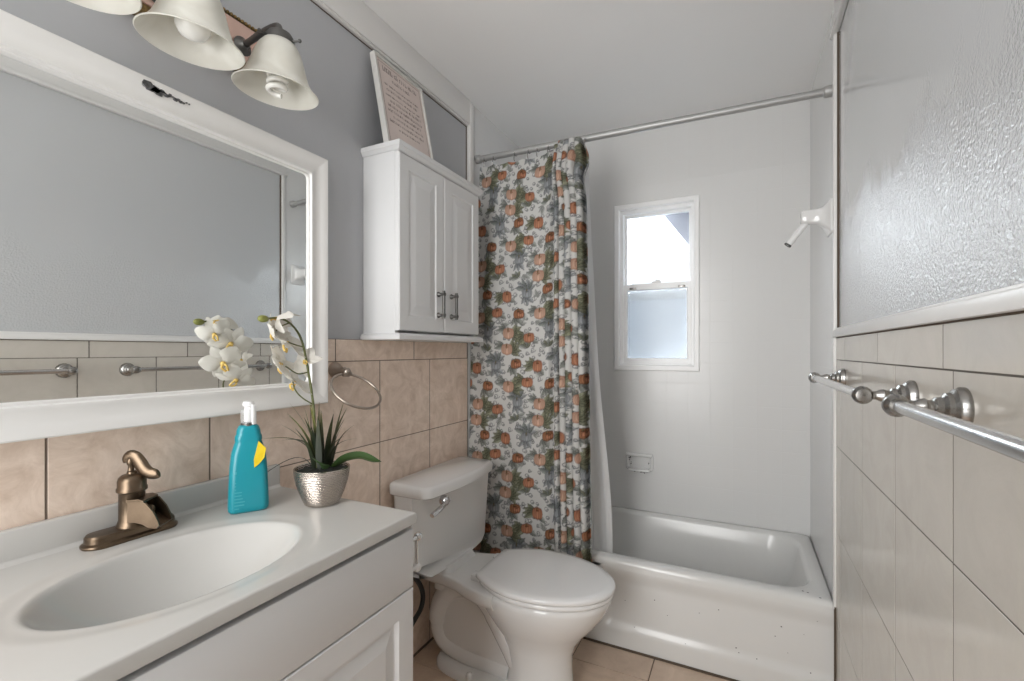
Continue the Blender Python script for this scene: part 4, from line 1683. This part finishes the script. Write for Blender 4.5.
# ------------------------------------------------------------------ soap bottle
def build_bottle():
    bx, by = .128, .722
    t = thing('soap_bottle', (bx, by, VZ), 'teal plastic dish soap bottle with yellow tag beside the orchid pot', 'bottle')
    rot = Matrix.Rotation(math.radians(58), 4, 'Z')

    def sec(w, d, r, z):
        return [Vector((bx, by, VZ + z)) + rot @ Vector((p.x, p.y, 0)) for p in rrect(0, 0, w, d, r, 0, 6)]
    bm = B()
    ring_loft(bm, [sec(.078, .044, .014, .0005), sec(.086, .051, .016, .006), sec(.087, .052, .016, .015), sec(.084, .051, .016, .06), sec(.079, .048, .016, .11), sec(.073, .045, .016, .138),
                   sec(.066, .042, .016, .152), sec(.059, .040, .016, .163), sec(.056, .039, .015, .168), sec(.0585, .040, .015, .172), sec(.057, .040, .015, .180), sec(.052, .038, .015, .184),
                   sec(.050, .037, .015, .194), sec(.044, .035, .014, .203), sec(.034, .030, .013, .207)])
    fin('body', bm, M['teal'], t, angle=60)
    bm = B()
    lathe(bm, [(.0165, .205), (.0165, .213), (.0150, .214)], (bx, by, VZ), seg=24)
    fin('collar', bm, M['pewter'], t)
    bm = B()
    lathe(bm, [(.0172, .212), (.0172, .232), (.0150, .243), (.0140, .244)], (bx, by, VZ), seg=24, cap1=True)
    fin('clear_cap', bm, M['clear'], t)
    bm = B()
    lathe(bm, [(.0095, .213), (.0095, .240), (.0085, .250), (.0125, .252), (.0130, .258), (.0115, .263), (.004, .264)], (bx, by, VZ), seg=20)
    d = rot @ Vector((.010, -.012, 0))
    box(bm, bx + d.x - .004, bx + d.x + .005, by + d.y - .005, by + d.y + .005, VZ + .208, VZ + .256, .002)
    fin('nozzle', bm, M['white_plastic'], t)

    # printed marks on the two visible faces (front = -local y, end = +local x)
    def mark(bm, face, a0, a1, b0, b1, sl=0):
        def P(a, b, e):
            f = 1 - (max(0, b - .02) / .12) * .09
            if face == 'front':
                return Vector((bx, by, VZ + b)) + rot @ Vector((a * f, -(.0262 * (1 - (max(0, b - .015) / .125) * .14)) - e, 0))
            return Vector((bx, by, VZ + b)) + rot @ Vector((-(.0437 * f * (1 - 0.004)) - e, a * f, 0))
        n = 4
        for k in range(n):
            bb0, bb1 = b0 + (b1 - b0) * k / n, b0 + (b1 - b0) * (k + 1) / n
            s0, s1 = sl * k / n, sl * (k + 1) / n
            ring_loft(bm, [[P(a0 + s0, bb0, e), P(a1 + s0, bb0, e), P(a1 + s1, bb1, e), P(a0 + s1, bb1, e)] for e in (-.002, .0005)])
    bm = B()
    rnd = random.Random(4)
    for k in range(8):
        mark(bm, 'front', -.030, -.030 + rnd.uniform(.014, .022), .072 - k * .0075, .0745 - k * .0075)
    mark(bm, 'front', -.031, -.017, .094, .100)
    mark(bm, 'front', -.030, -.020, .012, .0135)
    fin('label_print', bm, M['label_ink'], t, smooth=False)
    # yellow neck tag wrapped over the shoulder corner
    bm = B()
    pts = [(.012, .126), (.024, .168), (.0425, .150), (.038, .128), (.026, .115), (.013, .106)]

    def Q(a, b, e):
        yy = .0245 if b < .138 else .0245 - (b - .138) * .16
        return Vector((bx, by, VZ + b)) + rot @ Vector((a, -yy - e, 0))
    ring_loft(bm, [[Q(a * .85, b, e) for a, b in pts] for e in (-.001, .0022)])
    fin('yellow_tag', bm, M['yellow'], t, smooth=False)['label'] = 'yellow tag'


build_bottle()


# ------------------------------------------------------------------ orchid
def build_orchid():
    px, py = .2475, .837
    zt = VZ + .090
    t = thing('potted_orchid', (px, py, VZ), 'white orchid in a round silver pot on the sink top', 'potted plant')
    bm = B()
    lathe(bm, [(.038, .0005), (.042, .003), (.047, .014), (.055, .034), (.0615, .054), (.0655, .074), (.0670, .090), (.0655, .0925), (.0635, .090), (.062, .074), (.060, .066)], (px, py, VZ), seg=56, cap1=False)
    fin('pot', bm, M['pot'], t)
    bm = B()
    lathe(bm, [(.0622, -.020), (.0620, -.008), (.045, -.003), (.02, .001), (.001, .002)], (px, py, zt), seg=40)
    for v in bm.verts:
        v.co.z += random.uniform(-.002, .003)
    fin('moss', bm, M['soil'], t)

    # grass-like blades
    def blade(bm, p0, p1, sag, wd, lay, tip):
        n = 12
        p0, p1 = Vector(p0), Vector(p1)
        out = Vector((p1.x - p0.x, p1.y - p0.y, 0))
        sd = Vector((-out.y, out.x, 0))
        sd = sd.normalized() if sd.length > 1e-5 else Vector((0, 1, 0))
        sd = (sd + Vector((.45, .75, 0)) * random.uniform(.3, 1)).normalized()
        rows = []
        for k in range(n + 1):
            f = k / n
            p = p0.lerp(p1, f) + Vector((0, 0, sag * math.sin(PI * f))) - out * .18 * math.sin(PI * f)
            w = wd * (1 - f ** 2.2) * (.55 + .45 * min(1, f * 4)) + .00025
            c = (.010 + (.20 - .010) * f ** 1.9 * tip, .016 + (.20 - .016) * f ** 1.9 * tip, .008 + (.05 - .008) * f ** 1.9 * tip)
            fold = Vector((0, 0, .35 * w))
            vs = [bm.verts.new(p + sd * w + fold), bm.verts.new(p), bm.verts.new(p - sd * w + fold)]
            for v in vs:
                v[lay] = (*c, 1)
            rows.append(vs)
        for a, b in zip(rows[:-1], rows[1:]):
            bm.faces.new((a[0], a[1], b[1], b[0]))
            bm.faces.new((a[1], a[2], b[2], b[1]))
    random.seed(21)
    px_tips = [(-56, 26, .03, 1), (-45, 38, .015, 1), (-38, 49, .01, .8), (-33, 61, .006, .9), (-66, -18, .045, 0), (19, 61, .003, .9), (9, 58, .003, .5), (23, 45, .006, .6),
               (32, 38, .014, .6), (38, 26, .02, .4), (1, 49, .002, .15), (-11, 61, .003, .8), (-4, 61, .003, .6), (-22, 37, .006, .3), (11, 42, .003, .1), (-15, 47, .004, .2), (-8, 39, .002, 0),
               (4, 55, .002, .3), (15, 35, .005, .1), (-27, 27, .01, .1), (6, 32, .002, 0), (24, 55, .006, .8), (-29, 52, .008, .9), (-2, 44, .002, 0), (-18, 56, .004, .7), (28, 30, .012, .4), (-48, 20, .03, .2), (13, 50, .003, .2)]
    tips = []
    for lx, ly, sag, tip in px_tips:
        d_ = random.uniform(-.035, .035)
        tips.append((.8957 * lx / 400 - .4446 * d_, .4446 * lx / 400 + .8957 * d_, ly / 400 + .012, sag, tip))
    for dx, dy, dz, sag, tip in tips:
        bm = B()
        lay = bm.verts.layers.float_color.new('tint')
        a = math.atan2(dy, dx)
        r0 = random.uniform(.006, .024)
        wide = .0078 if tip < .35 and dz > 0 else (.0066 if tip > .75 else .0036)
        blade(bm, (px + r0 * math.cos(a), py + r0 * math.sin(a), zt - .006), (px + dx, py + dy, zt + dz), sag, wide * random.uniform(.85, 1.2), lay, tip)
        fin('grass_blade', bm, M['blade'], t, angle=180)

    # broad leaves
    def broad(bm, path, wd, roll):
        P = [Vector(p) for p in spline(path, 6)]
        n = len(P)
        rows = []
        for k, p in enumerate(P):
            f = k / (n - 1)
            tg = (P[min(n - 1, k + 1)] - P[max(0, k - 1)]).normalized()
            sd = tg.cross(Vector((0, 0, 1))).normalized()
            up = sd.cross(tg)
            sd = (sd * math.cos(roll) + up * math.sin(roll)).normalized()
            up = sd.cross(tg)
            w = wd * (math.sin(PI * min(1, f * .93 + .07)) ** .7) * (1 if f < .75 else 1 - (f - .75) * 1.2)
            rows.append([p + sd * w * c + up * w * .28 * abs(c) for c in (-1, -.55, 0, .55, 1)])
        vr = [[bm.verts.new(q) for q in r] for r in rows]
        for a, b in zip(vr[:-1], vr[1:]):
            for i in range(4):
                bm.faces.new((a[i], a[i + 1], b[i + 1], b[i]))
        bmesh.ops.solidify(bm, geom=list(bm.faces), thickness=.0012)
    bm = B()
    broad(bm, [(px + .020, py + .012, zt - .002), (px + .045, py + .030, zt + .018), (px + .075, py + .052, zt + .024), (px + .100, py + .074, zt + .012), (px + .116, py + .088, zt + .008)], .0175, .80)
    fin('leaf', bm, M['leaf'], t)
    bm = B()
    broad(bm, [(px + .02, py - .01, zt - .002), (px + .040, py - .030, zt + .016), (px + .048, py - .052, zt + .026), (px + .05, py - .075, zt + .046)], .013, .2)
    fin('leaf', bm, M['leaf'], t)

    # flower stem leaning toward the mirror
    st = [(px - .002, py - .012, zt - .01), (.241, .826, 1.0), (.225, .834, 1.049), (.205, .845, 1.118), (.19, .842, 1.201), (.18, .835, 1.266), (.176, .82, 1.301), (.175, .792, 1.325), (.175, .762, 1.331), (.175, .735, 1.328)]
    bm = B()
    sp = spline(st, 5)
    tube(bm, sp, [.0038 - .0016 * k / len(sp) for k in range(len(sp))], 10)
    for q in (((.207, .843, 1.112), (.2, .818, 1.130), (.194, .802, 1.150), (.185, .80, 1.172)), ((.19, .842, 1.195), (.185, .815, 1.192), (.178, .785, 1.212)), ((.181, .836, 1.26), (.176, .815, 1.266), (.17, .80, 1.272)), ((.176, .80, 1.322), (.17, .78, 1.312), (.17, .765, 1.30))):
        tube(bm, spline(q, 5), .0017, 8)
    fin('flower_stem', bm, M['stem'], t)
    bm = B()
    sphere(bm, (.175, .727, 1.327), .0105, 14, (.8, 1.35, .85))
    fin('bud', bm, M['bud'], t)

    # blossoms: two round petals, three slimmer sepals, a yellow lip
    def petal(bm, c, nrm, upv, ang, L, wd, cup):
        x = (upv * math.cos(ang) + nrm.cross(upv) * math.sin(ang)).normalized()
        y = nrm.cross(x).normalized()
        rows = []
        n = 8
        for k in range(n + 1):
            f = k / n
            w = wd * math.sin(PI * min(.985, (.10 + .88 * f))) ** .62
            row = []
            for s in (-1, -.6, 0, .6, 1):
                h = -cup * f * f * L + .18 * w * (1 - s * s) + .002 * math.sin(7 * f + 3 * s)
                row.append(bm.verts.new(c + x * (.004 + L * f) + y * (w * s) + nrm * h))
            rows.append(row)
        for a, b in zip(rows[:-1], rows[1:]):
            for i in range(4):
                bm.faces.new((a[i], a[i + 1], b[i + 1], b[i]))

    def flower(c, nrm, size, roll=0.0, cup=.35):
        c = Vector(c)
        nrm = Vector(nrm).normalized()
        up = Vector((0, 0, 1)) - nrm * nrm.z
        up = (Matrix.Rotation(roll, 3, nrm) @ up).normalized()
        bm = B()
        for a, L, w in ((0, .92, .30), (2.25, .95, .27), (-2.25, .95, .27)):
            petal(bm, c - nrm * .0012, nrm, up, a, size * L, size * w, cup)
        for a in (1.15, -1.15):
            petal(bm, c, nrm, up, a, size * .98, size * .50, cup * .8)
        fl = fin('blossom', bm, M['petal'], t, angle=180)
        bm = B()
        sphere(bm, tuple(c + nrm * size * .10), size * .13, 10, (1, 1, 1))
        for s in (-1, 1):
            sd = nrm.cross(up) * s
            tube(bm, spline([tuple(c + nrm * size * .08), tuple(c + nrm * size * .25 + sd * size * .12 - up * size * .10), tuple(c + nrm * size * .30 + sd * size * .05 - up * size * .36)], 4), size * .055, 8)
        fin('lip', bm, M['lip'], fl)['label'] = 'yellow lip at the heart of the blossom'
    flower((.166, .772, 1.328), (-.45, -.45, .45), .040, .3, .9)
    flower((.166, .762, 1.296), (-.70, -.45, -.45), .043, -.4, .5)
    flower((.165, .805, 1.272), (-.72, -.35, -.55), .054, .5, .12)
    flower((.166, .785, 1.218), (-.70, -.45, -.50), .054, -.5, .12)
    flower((.176, .846, 1.222), (.25, -.70, .20), .038, 1.0, .35)
    flower((.168, .822, 1.170), (-.62, -.40, -.65), .050, .9, .2)


build_orchid()


# ------------------------------------------------------------------ paper holder on the side of the vanity
def build_holder():
    y, x = VY1 - .010, .452
    t = thing('paper_holder', (x, y, .70), 'small chrome paper holder fixed to the side of the vanity', 'paper holder')
    bm = B()
    box(bm, x - .014, x + .014, y + .0005, y + .006, .668, .790, .002)
    fin('mounting_plate', bm, M['nickel'], t)
    bm = B()
    tube(bm, [(x, y + .004, .772), (x, y + .078, .772)], .0062, 12)
    lathe(bm, [(.008, -.008), (.0105, -.004), (.0105, .006), (.008, .009)], (x, y + .080, .772), (0, 1, 0), 16)
    fin('upper_arm', bm, M['chrome'], t)
    bm = B()
    tube(bm, [(x, y + .076, .766), (x, y + .076, .700)], .0042, 12)
    fin('cross_bar', bm, M['chrome'], t)
    bm = B()
    tube(bm, [(x, y + .004, .696), (x, y + .070, .696)], .005, 12)
    sphere(bm, (x, y + .076, .694), .0115, 16)
    fin('knob', bm, M['white_plastic'], t)['label'] = 'white knob'


build_holder()
